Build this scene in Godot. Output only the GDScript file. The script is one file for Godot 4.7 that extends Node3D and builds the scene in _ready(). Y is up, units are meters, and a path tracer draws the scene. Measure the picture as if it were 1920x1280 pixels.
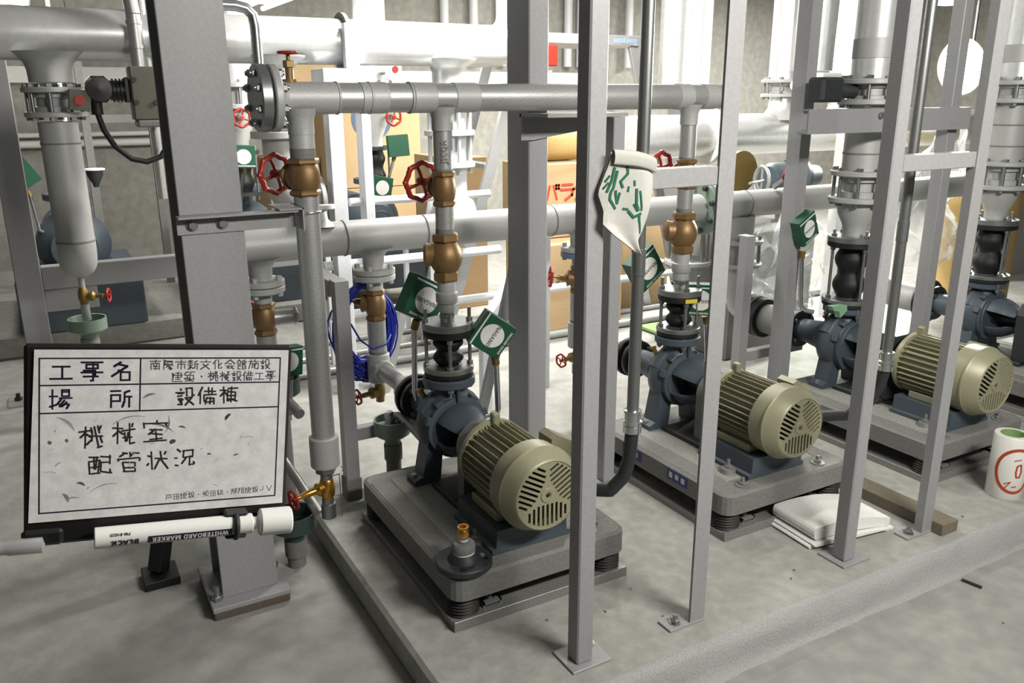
extends Node3D
# Pump room: two rows of pumps on concrete, pipe headers, support frames, a site sign held in front.

var M := {}
var taken := {}

class G:
	var o := Vector3.ZERO
	var V := PackedVector3Array()
	var N := PackedVector3Array()
	var U := PackedVector2Array()
	var has_uv := false
	func tri(a: Vector3, na: Vector3, b: Vector3, nb: Vector3, c: Vector3, nc: Vector3) -> void:
		if (b - a).cross(c - a).dot(na + nb + nc) > 0.0:
			V.append(a - o); V.append(c - o); V.append(b - o)
			N.append(na); N.append(nc); N.append(nb)
		else:
			V.append(a - o); V.append(b - o); V.append(c - o)
			N.append(na); N.append(nb); N.append(nc)
	func quad(a: Vector3, b: Vector3, c: Vector3, d: Vector3, n: Vector3) -> void:
		tri(a, n, b, n, c, n); tri(a, n, c, n, d, n)
	func flat3(a: Vector3, b: Vector3, c: Vector3, out_from: Vector3) -> void:
		var n := (b - a).cross(c - a)
		if n.length() < 1e-12: return
		n = n.normalized()
		if n.dot((a + b + c) / 3.0 - out_from) < 0: n = -n
		tri(a, n, b, n, c, n)
	# box with chamfered edges
	func box(c: Vector3, s: Vector3, bev := 0.0, bs := Basis.IDENTITY) -> void:
		var h := s * 0.5
		if bev <= 0.0:
			for ax in 3:
				for sg in [-1.0, 1.0]:
					var n := Vector3.ZERO; n[ax] = sg
					var u := Vector3.ZERO; u[(ax + 1) % 3] = h[(ax + 1) % 3]
					var w := Vector3.ZERO; w[(ax + 2) % 3] = h[(ax + 2) % 3]
					var m := n * h[ax]
					quad(c + bs * (m - u - w), c + bs * (m + u - w), c + bs * (m + u + w), c + bs * (m - u + w), (bs * n).normalized())
			return
		bev = min(bev, min(h.x, min(h.y, h.z)) * 0.95)
		var i := h - Vector3(bev, bev, bev)
		for ax in 3:
			var b1 := (ax + 1) % 3
			var b2 := (ax + 2) % 3
			for sg in [-1.0, 1.0]:
				var n := Vector3.ZERO; n[ax] = sg
				var u := Vector3.ZERO; u[b1] = i[b1]
				var w := Vector3.ZERO; w[b2] = i[b2]
				var m := n * h[ax]
				quad(c + bs * (m - u - w), c + bs * (m + u - w), c + bs * (m + u + w), c + bs * (m - u + w), (bs * n).normalized())
			for s1 in [-1.0, 1.0]:
				for s2 in [-1.0, 1.0]:
					var l := Vector3.ZERO; l[ax] = i[ax]
					var p := Vector3.ZERO; p[b1] = s1 * h[b1]; p[b2] = s2 * i[b2]
					var q := Vector3.ZERO; q[b1] = s1 * i[b1]; q[b2] = s2 * h[b2]
					var n2 := Vector3.ZERO; n2[b1] = s1; n2[b2] = s2
					quad(c + bs * (p - l), c + bs * (p + l), c + bs * (q + l), c + bs * (q - l), (bs * n2).normalized())
		for sx in [-1.0, 1.0]:
			for sy in [-1.0, 1.0]:
				for sz in [-1.0, 1.0]:
					var n3 := (bs * Vector3(sx, sy, sz)).normalized()
					tri(c + bs * Vector3(sx * h.x, sy * i.y, sz * i.z), n3, c + bs * Vector3(sx * i.x, sy * h.y, sz * i.z), n3, c + bs * Vector3(sx * i.x, sy * i.y, sz * h.z), n3)
	# box given by two corners
	func bb(a: Vector3, b: Vector3, bev := 0.0) -> void:
		box((a + b) * 0.5, (b - a).abs(), bev)
	static func frame(axis: Vector3) -> Basis:
		var y := axis.normalized()
		var t := Vector3.RIGHT if abs(y.x) < 0.9 else Vector3.BACK
		var x := t.cross(y).normalized() if abs(y.y) < 0.9 else Vector3.RIGHT
		x = (x - y * x.dot(y)).normalized()
		return Basis(x, y, x.cross(y).normalized())
	# turned shape: profile of (radius, height along axis)
	func lathe(at: Vector3, axis: Vector3, prof: Array, seg := 24, a0 := 0.0, a1 := TAU, flat := false) -> void:
		var f := frame(axis)
		var full := a1 - a0 > TAU - 0.01
		var m := prof.size()
		var segn := []
		for k in m - 1:
			var d: Vector2 = prof[k + 1] - prof[k]
			segn.append(Vector2(d.y, -d.x).normalized() if d.length() > 1e-9 else Vector2.ZERO)
		for k in m - 1:
			if segn[k] == Vector2.ZERO: continue
			var n0: Vector2 = segn[k]
			var n1: Vector2 = segn[k]
			if k > 0 and segn[k - 1].dot(n0) > 0.75: n0 = (segn[k] + segn[k - 1]).normalized()
			if k < m - 2 and segn[k + 1].dot(n1) > 0.75: n1 = (segn[k] + segn[k + 1]).normalized()
			var p0: Vector2 = prof[k]
			var p1: Vector2 = prof[k + 1]
			for s in seg:
				var t0 := a0 + (a1 - a0) * s / seg
				var t1 := a0 + (a1 - a0) * (s + 1) / seg
				var tm := (t0 + t1) * 0.5
				var d0 := f.x * cos(t0) + f.z * sin(t0)
				var d1 := f.x * cos(t1) + f.z * sin(t1)
				var e0 := d0
				var e1 := d1
				if flat:
					e0 = f.x * cos(tm) + f.z * sin(tm); e1 = e0
				var A := at + d0 * p0.x + f.y * p0.y
				var B := at + d1 * p0.x + f.y * p0.y
				var C := at + d1 * p1.x + f.y * p1.y
				var D := at + d0 * p1.x + f.y * p1.y
				var nA := (e0 * n0.x + f.y * n0.y).normalized()
				var nB := (e1 * n0.x + f.y * n0.y).normalized()
				var nC := (e1 * n1.x + f.y * n1.y).normalized()
				var nD := (e0 * n1.x + f.y * n1.y).normalized()
				if p0.x > 1e-6: tri(A, nA, B, nB, C, nC)
				if p1.x > 1e-6: tri(A, nA, C, nC, D, nD)
		if not full: pass
	func cyl(a: Vector3, b: Vector3, r: float, seg := 20, r2 := -1.0, bev := 0.0, flat := false) -> void:
		var L := (b - a).length()
		if r2 < 0: r2 = r
		if bev > 0: lathe(a, b - a, [Vector2(0, 0), Vector2(r - bev, 0), Vector2(r, bev), Vector2(r2, L - bev), Vector2(r2 - bev, L), Vector2(0, L)], seg, 0, TAU, flat)
		else: lathe(a, b - a, [Vector2(0, 0), Vector2(r, 0), Vector2(r2, L), Vector2(0, L)], seg, 0, TAU, flat)
	func ring(a: Vector3, b: Vector3, ri: float, ro: float, seg := 28, bev := 0.0) -> void:
		var L := (b - a).length()
		lathe(a, b - a, [Vector2(ri, L), Vector2(ri, 0), Vector2(ro - bev, 0), Vector2(ro, bev), Vector2(ro, L - bev), Vector2(ro - bev, L), Vector2(ri, L)], seg)
	func hexa(a: Vector3, b: Vector3, r: float) -> void:
		cyl(a, b, r, 6, -1, r * 0.12, true)
	# round bar swept along points
	func tube(pts: Array, r: float, seg := 12, closed := false) -> void:
		var n := pts.size()
		var ups: Array = []
		var dirs: Array = []
		for i in n:
			var d: Vector3
			if closed: d = pts[(i + 1) % n] - pts[(i + n - 1) % n]
			else: d = pts[min(i + 1, n - 1)] - pts[max(i - 1, 0)]
			dirs.append(d.normalized())
		var u: Vector3 = G.frame(dirs[0]).x
		for i in n:
			u = (u - dirs[i] * u.dot(dirs[i])).normalized()
			ups.append(u)
		var last := n if closed else n - 1
		for i in last:
			var j := (i + 1) % n
			var w0: Vector3 = dirs[i].cross(ups[i])
			var w1: Vector3 = dirs[j].cross(ups[j])
			for s in seg:
				var t0 := TAU * s / seg
				var t1 := TAU * (s + 1) / seg
				var a: Vector3 = ups[i] * cos(t0) + w0 * sin(t0)
				var b: Vector3 = ups[i] * cos(t1) + w0 * sin(t1)
				var c: Vector3 = ups[j] * cos(t1) + w1 * sin(t1)
				var d2: Vector3 = ups[j] * cos(t0) + w1 * sin(t0)
				tri(pts[i] + a * r, a, pts[i] + b * r, b, pts[j] + c * r, c)
				tri(pts[i] + a * r, a, pts[j] + c * r, c, pts[j] + d2 * r, d2)
		if not closed:
			for e in [0, n - 1]:
				var nn: Vector3 = -dirs[e] if e == 0 else dirs[e]
				var w: Vector3 = dirs[e].cross(ups[e])
				for s in seg:
					var t0 := TAU * s / seg
					var t1 := TAU * (s + 1) / seg
					tri(pts[e], nn, pts[e] + (ups[e] * cos(t0) + w * sin(t0)) * r, nn, pts[e] + (ups[e] * cos(t1) + w * sin(t1)) * r, nn)
	# flat outline pushed along a direction; outline in (ex, ey) around at
	func prism(at: Vector3, ex: Vector3, ey: Vector3, poly: PackedVector2Array, depth: Vector3) -> void:
		var idx := Geometry2D.triangulate_polygon(poly)
		var n := depth.normalized()
		for k in range(0, idx.size(), 3):
			var a := at + ex * poly[idx[k]].x + ey * poly[idx[k]].y
			var b := at + ex * poly[idx[k + 1]].x + ey * poly[idx[k + 1]].y
			var c := at + ex * poly[idx[k + 2]].x + ey * poly[idx[k + 2]].y
			tri(a, -n, b, -n, c, -n)
			tri(a + depth, n, b + depth, n, c + depth, n)
		var cw := Geometry2D.is_polygon_clockwise(poly)
		for k in poly.size():
			var p := poly[k]
			var q := poly[(k + 1) % poly.size()]
			var e := q - p
			var n2 := Vector2(e.y, -e.x) if not cw else Vector2(-e.y, e.x)
			var n3 := (ex.normalized() * n2.x + ey.normalized() * n2.y).normalized()
			var a2 := at + ex * p.x + ey * p.y
			var b2 := at + ex * q.x + ey * q.y
			quad(a2, b2, b2 + depth, a2 + depth, n3)
	# steel section between two points: outline across the run
	func bar(a: Vector3, b: Vector3, w: float, h: float, bev := 0.002, up := Vector3.UP) -> void:
		var y := (b - a).normalized()
		var x := up.cross(y)
		if x.length() < 0.01: x = Vector3.RIGHT
		x = x.normalized()
		var z := x.cross(y)
		box((a + b) * 0.5, Vector3(w, (b - a).length(), h), bev, Basis(x, y, z))
	func uvquad(a: Vector3, b: Vector3, c: Vector3, d: Vector3, n: Vector3, u := [Vector2(0, 0), Vector2(1, 0), Vector2(1, 1), Vector2(0, 1)]) -> void:
		has_uv = true
		var P := [a, b, c, d]
		var order := [0, 1, 2, 0, 2, 3]
		if (b - a).cross(c - a).dot(n) > 0: order = [0, 2, 1, 0, 3, 2]
		for k in order:
			V.append(P[k] - o); N.append(n); U.append(u[k])
	func mesh() -> ArrayMesh:
		var arr := []
		arr.resize(Mesh.ARRAY_MAX)
		arr[Mesh.ARRAY_VERTEX] = V
		arr[Mesh.ARRAY_NORMAL] = N
		if has_uv: arr[Mesh.ARRAY_TEX_UV] = U
		var m := ArrayMesh.new()
		m.add_surface_from_arrays(Mesh.PRIMITIVE_TRIANGLES, arr)
		return m

func arc(c: Vector3, ex: Vector3, ey: Vector3, r: float, d0: float, d1: float, n := 8) -> Array:
	var out := []
	for k in n + 1:
		var t := deg_to_rad(d0 + (d1 - d0) * k / n)
		out.append(c + ex * cos(t) * r + ey * sin(t) * r)
	return out

func numbered(called: String) -> String:
	if not taken.has(called):
		taken[called] = 0
		return called
	taken[called] += 1
	return "%s_%03d" % [called, taken[called]]

func thing(called: String, label: String, category: String, at := Vector3.ZERO, group := "") -> Node3D:
	var n := Node3D.new()
	n.name = numbered(called)
	add_child(n)
	n.position = at
	n.set_meta("label", label); n.set_meta("category", category)
	if group: n.set_meta("group", group)
	return n

func place(n: Node) -> Vector3:
	var p := Vector3.ZERO
	while n is Node3D and n != self:
		p += n.position
		n = n.get_parent()
	return p

func g(parent: Node = null) -> G:
	var b := G.new()
	if parent: b.o = place(parent)
	return b

func part(called: String, b: G, mat: Material, parent: Node, kind := "") -> MeshInstance3D:
	var m := MeshInstance3D.new()
	m.name = called
	m.mesh = b.mesh()
	m.material_override = mat
	parent.add_child(m, true)
	if kind: m.set_meta("kind", kind)
	return m

# a thing that is a single mesh
func solo(called: String, label: String, category: String, at: Vector3, b: G, mat: Material, group := "") -> MeshInstance3D:
	for k in b.V.size(): b.V[k] -= at
	var m := MeshInstance3D.new()
	m.name = numbered(called)
	m.mesh = b.mesh()
	m.material_override = mat
	add_child(m)
	m.position = at
	m.set_meta("label", label); m.set_meta("category", category)
	if group: m.set_meta("group", group)
	return m

func structure(called: String, b: G, mat: Material, parent: Node = null) -> MeshInstance3D:
	var m := MeshInstance3D.new()
	m.name = called if parent else numbered(called)
	m.mesh = b.mesh()
	m.material_override = mat
	if parent: parent.add_child(m, true)
	else:
		add_child(m)
		m.set_meta("kind", "structure")
	return m

func copy(src: Node3D, move: Vector3, label := "", turn := 0.0) -> Node3D:
	var r: Node3D = src.duplicate()
	var base := String(src.name)
	if base.length() > 4 and base[-4] == "_" and base.right(3).is_valid_int(): base = base.left(base.length() - 4)
	r.name = numbered(base)
	add_child(r)
	r.position = src.position + move
	r.rotation.y = src.rotation.y + turn
	if label: r.set_meta("label", label)
	return r

func words(text: String, size: float, depth: float, mat: Material, parent: Node, at: Transform3D, called := "lettering", bold := false) -> MeshInstance3D:
	var t := TextMesh.new()
	var f := SystemFont.new()
	f.font_names = PackedStringArray(["Droid Sans"])
	if bold: f.font_weight = 700
	t.font = f
	t.text = text
	t.font_size = 32
	t.pixel_size = size / 32.0
	t.depth = depth
	t.curve_step = 2.0
	t.material = mat
	var m := MeshInstance3D.new()
	m.name = called
	m.mesh = t
	m.material_override = mat
	parent.add_child(m, true)
	m.transform = at
	return m

func noise_tex(sd: int, freq: float, oct: int, lo: float, hi: float, size := 512, contrast := 1.0) -> ImageTexture:
	var n := FastNoiseLite.new()
	n.seed = sd
	n.noise_type = FastNoiseLite.TYPE_SIMPLEX
	n.frequency = freq
	n.fractal_octaves = oct
	var im: Image = n.get_seamless_image(size, size)
	im.convert(Image.FORMAT_L8)
	var d := im.get_data()
	for k in d.size():
		var v: float = clamp((d[k] / 255.0 - 0.5) * contrast + 0.5, 0.0, 1.0)
		d[k] = int(255.0 * (lo + (hi - lo) * v))
	im = Image.create_from_data(size, size, false, Image.FORMAT_L8, d)
	im.generate_mipmaps()
	return ImageTexture.create_from_image(im)

func mat(key: String, col: Color, rough: float, metal := 0.0, tex: Texture2D = null, scale := 2.0, bump: Texture2D = null, bump_cm := 0.0) -> StandardMaterial3D:
	var m := StandardMaterial3D.new()
	m.albedo_color = col
	m.roughness = rough
	m.metallic = metal
	if tex or bump:
		m.uv1_triplanar = true
		m.uv1_world_triplanar = true
		m.uv1_scale = Vector3(scale, scale, scale)
	if tex: m.albedo_texture = tex
	if bump:
		m.heightmap_enabled = true
		m.heightmap_texture = bump
		m.heightmap_scale = bump_cm
	M[key] = m
	return m

func area_light(called: String, parent: Node, at: Vector3, toward: Vector3, size: Vector2, energy: float, col: Color) -> void:
	var l := AreaLight3D.new()
	l.name = called
	parent.add_child(l, true)
	l.area_size = size
	l.light_energy = energy
	l.light_color = col
	l.shadow_enabled = true
	l.area_range = 30.0
	l.position = at - place(parent)
	var up := Vector3.UP if abs(toward.normalized().y) < 0.95 else Vector3.BACK
	l.basis = Basis.looking_at(toward, up)

func _ready() -> void:
	# --- camera
	var cam := Camera3D.new()
	cam.name = "camera"
	add_child(cam)
	cam.fov = 44.5045
	cam.near = 0.05
	cam.transform = Transform3D(Basis(Vector3(0.871846, -0.003845, 0.489765), Vector3(0.140693, 0.95979, -0.242917), Vector3(-0.469138, 0.280693, 0.83733)), Vector3(0, 1.55, 0))
	cam.current = true
	# --- air and exposure
	var env := Environment.new()
	env.background_mode = Environment.BG_COLOR
	env.background_color = Color(0.5, 0.52, 0.55)
	env.background_energy_multiplier = 0.05
	env.tonemap_mode = Environment.TONE_MAPPER_LINEAR
	env.tonemap_exposure = 1.0
	env.sdfgi_enabled = true
	env.ssao_enabled = true
	env.ssil_enabled = true
	var we := WorldEnvironment.new()
	we.name = "world_environment"
	we.environment = env
	add_child(we)
	materials()
	# --- ceiling tube lamps: in the front aisle and over the back row
	tube_lamp(Vector3(1.9, 2.5, 0.35), 66.0, 12.0, "long tube lamp hung over the front aisle")
	tube_lamp(Vector3(2.3, 2.55, -3.62), 40.0, 15.0, "long tube lamp hung above the suction header")
	tube_lamp(Vector3(4.6, 2.9, -5.6), 0.0, 30.0, "long tube lamp above the cardboard cartons")
	tube_lamp(Vector3(1.52, 2.14, -5.9), 0.0, 2.0, "tube lamp hung low behind the main header, beside column", true)
	tube_lamp(Vector3(0.0, 2.06, -5.9), 0.0, 1.6, "tube lamp hung low behind the left drop pipe", true)
	tube_lamp(Vector3(8.0, 2.9, -6.6), 0.0, 26.0, "added tube lamp brightening the far right background")  # unseen lamp, added to brighten the background on the far right
	work_light(Vector3(6.25, 1.76, -4.15))
	room()
	front_frames()
	pumps_front()
	discharge_pipes()
	suction_pipes()
	left_side()
	back_row()
	right_side()
	clutter()
	sign_board()

func materials() -> void:
	var fine := noise_tex(3, 0.06, 4, 0.80, 1.0)
	var blot := noise_tex(7, 0.014, 6, 0.90, 1.0, 1024, 1.3)
	var speck := noise_tex(11, 0.16, 2, 0.84, 1.0, 512, 1.2)
	var soft := noise_tex(17, 0.02, 3, 0.945, 1.0)
	var bumpy := noise_tex(23, 0.09, 4, 0.0, 1.0)
	var spangle := noise_tex(29, 0.05, 3, 0.78, 1.0, 512, 1.4)
	mat("floor", Color(0.60, 0.60, 0.585), 0.75, 0.0, blot, 0.55, bumpy, 0.06)
	mat("plinth", Color(0.62, 0.62, 0.60), 0.8, 0.0, blot, 0.9, bumpy, 0.08)
	mat("mortar", Color(0.655, 0.655, 0.655), 0.85, 0.0, speck, 1.6, bumpy, 0.12)
	mat("grout", Color(0.48, 0.44, 0.39), 0.9, 0.0, speck, 6.0, bumpy, 0.5)
	mat("wall", Color(0.64, 0.635, 0.61), 0.9, 0.0, blot, 0.5, bumpy, 0.1)
	mat("ceiling", Color(0.6, 0.6, 0.6), 0.9, 0.0, soft, 1.0)
	mat("post", Color(0.585, 0.585, 0.595), 0.42, 0.0, soft, 5.0)
	mat("white_post", Color(0.86, 0.87, 0.89), 0.45, 0.0, soft, 4.0)
	mat("galv", Color(0.76, 0.765, 0.765), 0.40, 0.55, spangle, 7.0)
	mat("silver", Color(0.74, 0.745, 0.745), 0.5, 0.2, fine, 6.0)
	mat("clad", Color(0.86, 0.865, 0.87), 0.32, 0.5, soft, 2.0)
	mat("steel", Color(0.66, 0.67, 0.67), 0.35, 0.85, spangle, 12.0)
	mat("chrome", Color(0.8, 0.81, 0.82), 0.2, 0.95)
	mat("bright_rod", Color(0.86, 0.86, 0.87), 0.28, 0.55)
	mat("bronze", Color(0.58, 0.46, 0.31), 0.42, 0.5, fine, 12.0, bumpy, 0.03)
	mat("brass", Color(0.80, 0.60, 0.28), 0.28, 0.9)
	mat("dull_brass", Color(0.52, 0.43, 0.24), 0.45, 0.6)
	mat("pump", Color(0.30, 0.345, 0.385), 0.45, 0.0, fine, 9.0, bumpy, 0.04)
	mat("pump_dark", Color(0.17, 0.19, 0.20), 0.55, 0.0, fine, 9.0)
	mat("rubber", Color(0.055, 0.055, 0.058), 0.6)
	mat("black", Color(0.07, 0.07, 0.075), 0.45)
	mat("motor", Color(0.58, 0.57, 0.47), 0.42, 0.1, soft, 8.0)
	mat("base", Color(0.47, 0.47, 0.46), 0.7, 0.0, blot, 3.0)
	mat("base_fill", Color(0.56, 0.56, 0.54), 0.85, 0.0, blot, 3.5, bumpy, 0.05)
	mat("spring", Color(0.16, 0.16, 0.155), 0.6)
	mat("rail", Color(0.60, 0.60, 0.59), 0.45, 0.4, spangle, 6.0)
	mat("red", Color(0.60, 0.13, 0.085), 0.4)
	mat("rust", Color(0.42, 0.22, 0.14), 0.8)
	mat("green", Color(0.075, 0.31, 0.22), 0.5, 0.0, soft, 6.0)
	mat("funnel", Color(0.45, 0.52, 0.47), 0.45, 0.0, soft, 8.0)
	mat("dark_funnel", Color(0.20, 0.27, 0.25), 0.5)
	mat("white", Color(0.88, 0.88, 0.87), 0.55)
	mat("offwhite", Color(0.80, 0.80, 0.785), 0.6)
	mat("ink", Color(0.09, 0.09, 0.11), 0.6)
	mat("navy", Color(0.10, 0.11, 0.22), 0.5)
	mat("grey_ink", Color(0.30, 0.34, 0.33), 0.6)
	mat("carton", Color(0.74, 0.63, 0.48), 0.85, 0.0, fine, 3.0)
	mat("print_red", Color(0.66, 0.24, 0.14), 0.8)
	mat("print_blue", Color(0.30, 0.36, 0.46), 0.8)
	mat("cable", Color(0.11, 0.17, 0.60), 0.4)
	mat("hose", Color(0.15, 0.155, 0.16), 0.5)
	mat("towel", Color(0.86, 0.855, 0.83), 0.95, 0.0, speck, 14.0, bumpy, 0.15)
	mat("towel_print", Color(0.10, 0.36, 0.27), 0.9)
	mat("cloth", Color(0.90, 0.90, 0.89), 0.85, 0.0, soft, 6.0)
	mat("timber", Color(0.47, 0.44, 0.38), 0.85, 0.0, blot, 4.0)
	mat("film_label", Color(0.13, 0.20, 0.48), 0.5)
	mat("pale_ink", Color(0.45, 0.52, 0.68), 0.6)
	mat("yellow", Color(0.80, 0.72, 0.20), 0.6)
	mat("tan_roll", Color(0.74, 0.62, 0.40), 0.7, 0.0, fine, 2.0)
	mat("alu", Color(0.78, 0.785, 0.79), 0.35, 0.7, fine, 5.0)
	mat("lime", Color(0.50, 0.62, 0.40), 0.7)
	mat("pale_green", Color(0.50, 0.66, 0.55), 0.6)
	mat("actuator", Color(0.38, 0.38, 0.335), 0.6, 0.0, fine, 6.0)
	mat("blue_grey", Color(0.33, 0.40, 0.47), 0.5)
	mat("paint_ring", Color(0.35, 0.45, 0.55), 0.6)
	var glow := mat("glow", Color(1, 1, 1), 0.5)
	glow.emission_enabled = true
	glow.emission = Color(1.0, 0.99, 0.96)
	glow.emission_energy_multiplier = 6.0
	var flood := mat("flood", Color(1, 1, 1), 0.5)
	flood.emission_enabled = true
	flood.emission = Color(0.98, 1.0, 0.93)
	flood.emission_energy_multiplier = 12.0
	var film := mat("film", Color(0.92, 0.93, 0.94, 0.33), 0.14)
	film.transparency = BaseMaterial3D.TRANSPARENCY_ALPHA
	var tape := mat("tape_roll", Color(0.86, 0.86, 0.84), 0.35)
	tape.clearcoat_enabled = true

func tube_lamp(at: Vector3, turn: float, energy: float, label: String, across := false) -> void:
	var t := thing("ceiling_lamp", label, "lamp", at, "ceiling tube lamps")
	var b := g(t)
	# tilt swings the reflector about its long side, degrees away from straight down
	var tb := Basis(Vector3.UP, PI / 2 if across else 0.0) * Basis(Vector3.RIGHT, deg_to_rad(turn))
	b.box(at + tb * Vector3(0, 0.10, 0), Vector3(1.25, 0.08, 0.24), 0.01, tb)
	part("housing", b, M.white, t)
	for s in [-0.45, 0.45]:
		b = g(t)
		b.cyl(at + tb * Vector3(s, 0.14, 0), Vector3((at + tb * Vector3(s, 0.14, 0)).x, 3.4, (at + tb * Vector3(s, 0.14, 0)).z), 0.006, 8)
		part("hanger_rod", b, M.steel, t)
	for s in [-0.07, 0.07]:
		b = g(t)
		b.cyl(at + tb * Vector3(-0.59, 0.03, s), at + tb * Vector3(0.59, 0.03, s), 0.016, 12)
		part("tube", b, M.glow, t)
	area_light("light", t, at, tb * Vector3.DOWN, Vector2(0.25, 1.2) if across else Vector2(1.2, 0.25), energy, Color(1.0, 0.985, 0.95))

func work_light(at: Vector3) -> void:
	var t := thing("work_light", "glaring round work floodlight hung behind the tall grey posts", "lamp", at)
	var d := Vector3(-1.0, -0.12, -0.08).normalized()
	var b := g(t)
	b.lathe(at - d * 0.16, d, [Vector2(0, 0), Vector2(0.06, 0), Vector2(0.07, 0.05), Vector2(0.20, 0.15), Vector2(0.21, 0.16), Vector2(0.195, 0.16), Vector2(0.06, 0.06)], 28)
	part("reflector", b, M.alu, t)
	b = g(t)
	b.lathe(at, d, [Vector2(0.19, -0.02), Vector2(0.12, 0.015), Vector2(0, 0.03)], 28)  # glowing lens drawn wider to stand for the bloom around the lamp
	part("lens", b, M.flood, t)
	b = g(t)
	b.tube([at - d * 0.1 + Vector3(0, 0.06, 0), at - d * 0.1 + Vector3(0, 1.62, 0)], 0.012, 8)
	part("hanger", b, M.steel, t)
	area_light("light", t, at + d * 0.05, d, Vector2(0.24, 0.24), 24.0, Color(0.98, 1.0, 0.94))

func room() -> void:
	var x0 := -6.0
	var x1 := 12.0
	var z0 := -9.0
	var z1 := 4.0
	var h := 3.4
	var b := g()
	b.bb(Vector3(x0, -0.15, z0), Vector3(x1, 0, z1))
	structure("floor", b, M.floor)
	b = g(); b.bb(Vector3(x0 - 0.2, h, z0 - 0.2), Vector3(x1 + 0.2, h + 0.15, z1 + 0.2)); structure("ceiling", b, M.ceiling)
	b = g(); b.bb(Vector3(x0 - 0.2, -0.15, z0 - 0.2), Vector3(x1 + 0.2, h, z0)); structure("wall_back", b, M.wall)
	b = g(); b.bb(Vector3(x0 - 0.2, -0.15, z1), Vector3(x1 + 0.2, h, z1 + 0.2)); structure("wall_front", b, M.wall)
	b = g(); b.bb(Vector3(x0 - 0.2, -0.15, z0), Vector3(x0, h, z1)); structure("wall_left", b, M.wall)
	b = g(); b.bb(Vector3(x1, -0.15, z0), Vector3(x1 + 0.2, h, z1)); structure("wall_right", b, M.wall)
	# raised slab under the front pumps, with a rough mortar skirt along the aisle
	b = g()
	b.bb(Vector3(0.71, 0, -2.86), Vector3(9.0, 0.1, -1.47), 0.012)
	var pl := structure("trim_1", b, M.plinth)
	# hand-trowelled skirt: uneven rounded strip with its own smooth normals
	b = g()
	var poly := [Vector2(-0.014, 0.0985), Vector2(-0.008, 0.1006), Vector2(0.0, 0.0995), Vector2(0.010, 0.095), Vector2(0.019, 0.083), Vector2(0.025, 0.065), Vector2(0.030, 0.04), Vector2(0.034, 0.018), Vector2(0.042, 0.004), Vector2(0.055, -0.002)]
	var fn := FastNoiseLite.new()
	fn.seed = 14
	fn.frequency = 1.6
	fn.fractal_octaves = 4
	var at := func(i: int, k: int) -> Vector3:
		var xx := 0.712 + 8.2 * i / 320.0
		var p: Vector2 = poly[k]
		var wob: float = fn.get_noise_2d(xx * 2.2, k * 0.13) * 0.009
		return Vector3(xx, p.y + (wob * 0.5 if k > 1 and k < 9 else 0.0) + (0.001 if k < 2 else 0.0), -1.468 + p.x + (wob if k > 1 else 0.0))
	for i in 320:
		for k in poly.size() - 1:
			var q := []
			var nn := []
			for e in [[0, 0], [1, 0], [1, 1], [0, 1]]:
				var ii: int = i + e[0]
				var kk: int = k + e[1]
				q.append(at.call(ii, kk))
				var du: Vector3 = at.call(ii + 1, kk) - at.call(ii - 1, kk)
				var dv: Vector3 = at.call(ii, mini(kk + 1, poly.size() - 1)) - at.call(ii, maxi(kk - 1, 0))
				var m := du.cross(dv).normalized()
				nn.append(-m if m.y + m.z < 0 else m)
			b.tri(q[0], nn[0], q[1], nn[1], q[2], nn[2]); b.tri(q[0], nn[0], q[2], nn[2], q[3], nn[3])
	structure("mortar_skirt", b, M.mortar, pl)

# square tube or channel posts with plates and anchor bolts
func foot_plate(t: Node3D, x0: float, x1: float, z0: float, z1: float, y: float, bolts: Array) -> void:
	var b := g(t)
	b.bb(Vector3(x0, y, z0), Vector3(x1, y + 0.007, z1), 0.0015)
	part("base_plate", b, M.post, t)
	for p in bolts:
		b = g(t)
		b.cyl(Vector3(p.x, y + 0.007, p.y), Vector3(p.x, y + 0.010, p.y), 0.017, 16)
		b.hexa(Vector3(p.x, y + 0.010, p.y), Vector3(p.x, y + 0.021, p.y), 0.013)
		b.cyl(Vector3(p.x, y + 0.021, p.y), Vector3(p.x, y + 0.034, p.y), 0.007, 10)
		part("anchor_bolt", b, M.steel, t)

func frame_goalpost(dx: float, angle_depth: float, label: String) -> void:
	var t := thing("support_frame", label, "frame", Vector3(1.09 + dx, 0.1, -1.58), "tall grey frames along the plinth edge")
	var top := 3.4
	var b := g(t)
	var x := 1.065 + dx
	b.bb(Vector3(x, 0.107, -1.605), Vector3(x + 0.05, top, -1.555), 0.004)
	part("post", b, M.post, t)
	# second leg: an angle, one leg flat to the front
	b = g(t)
	x = 1.449 + dx * 1.0
	b.prism(Vector3(x, 0.107, -1.552), Vector3(1, 0, 0), Vector3(0, 0, -1), PackedVector2Array([Vector2(0, 0), Vector2(0.052, 0), Vector2(0.052, 0.05), Vector2(0.046, 0.05), Vector2(0.046, 0.006), Vector2(0.012, 0.006), Vector2(0.012, angle_depth), Vector2(0, angle_depth)]), Vector3(0, top - 0.107, 0))
	part("post", b, M.post, t)
	b = g(t)
	b.bb(Vector3(1.115 + dx, 1.342, -1.60), Vector3(1.449 + dx, 1.388, -1.555), 0.002)
	part("crossbar", b, M.post, t)
	foot_plate(t, 1.04 + dx, 1.165 + dx, -1.64, -1.535, 0.1, [Vector2(1.145 + dx, -1.62)])
	foot_plate(t, 1.375 + dx, 1.503 + dx, -1.605, -1.55, 0.1, [Vector2(1.412 + dx, -1.575)])

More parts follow.
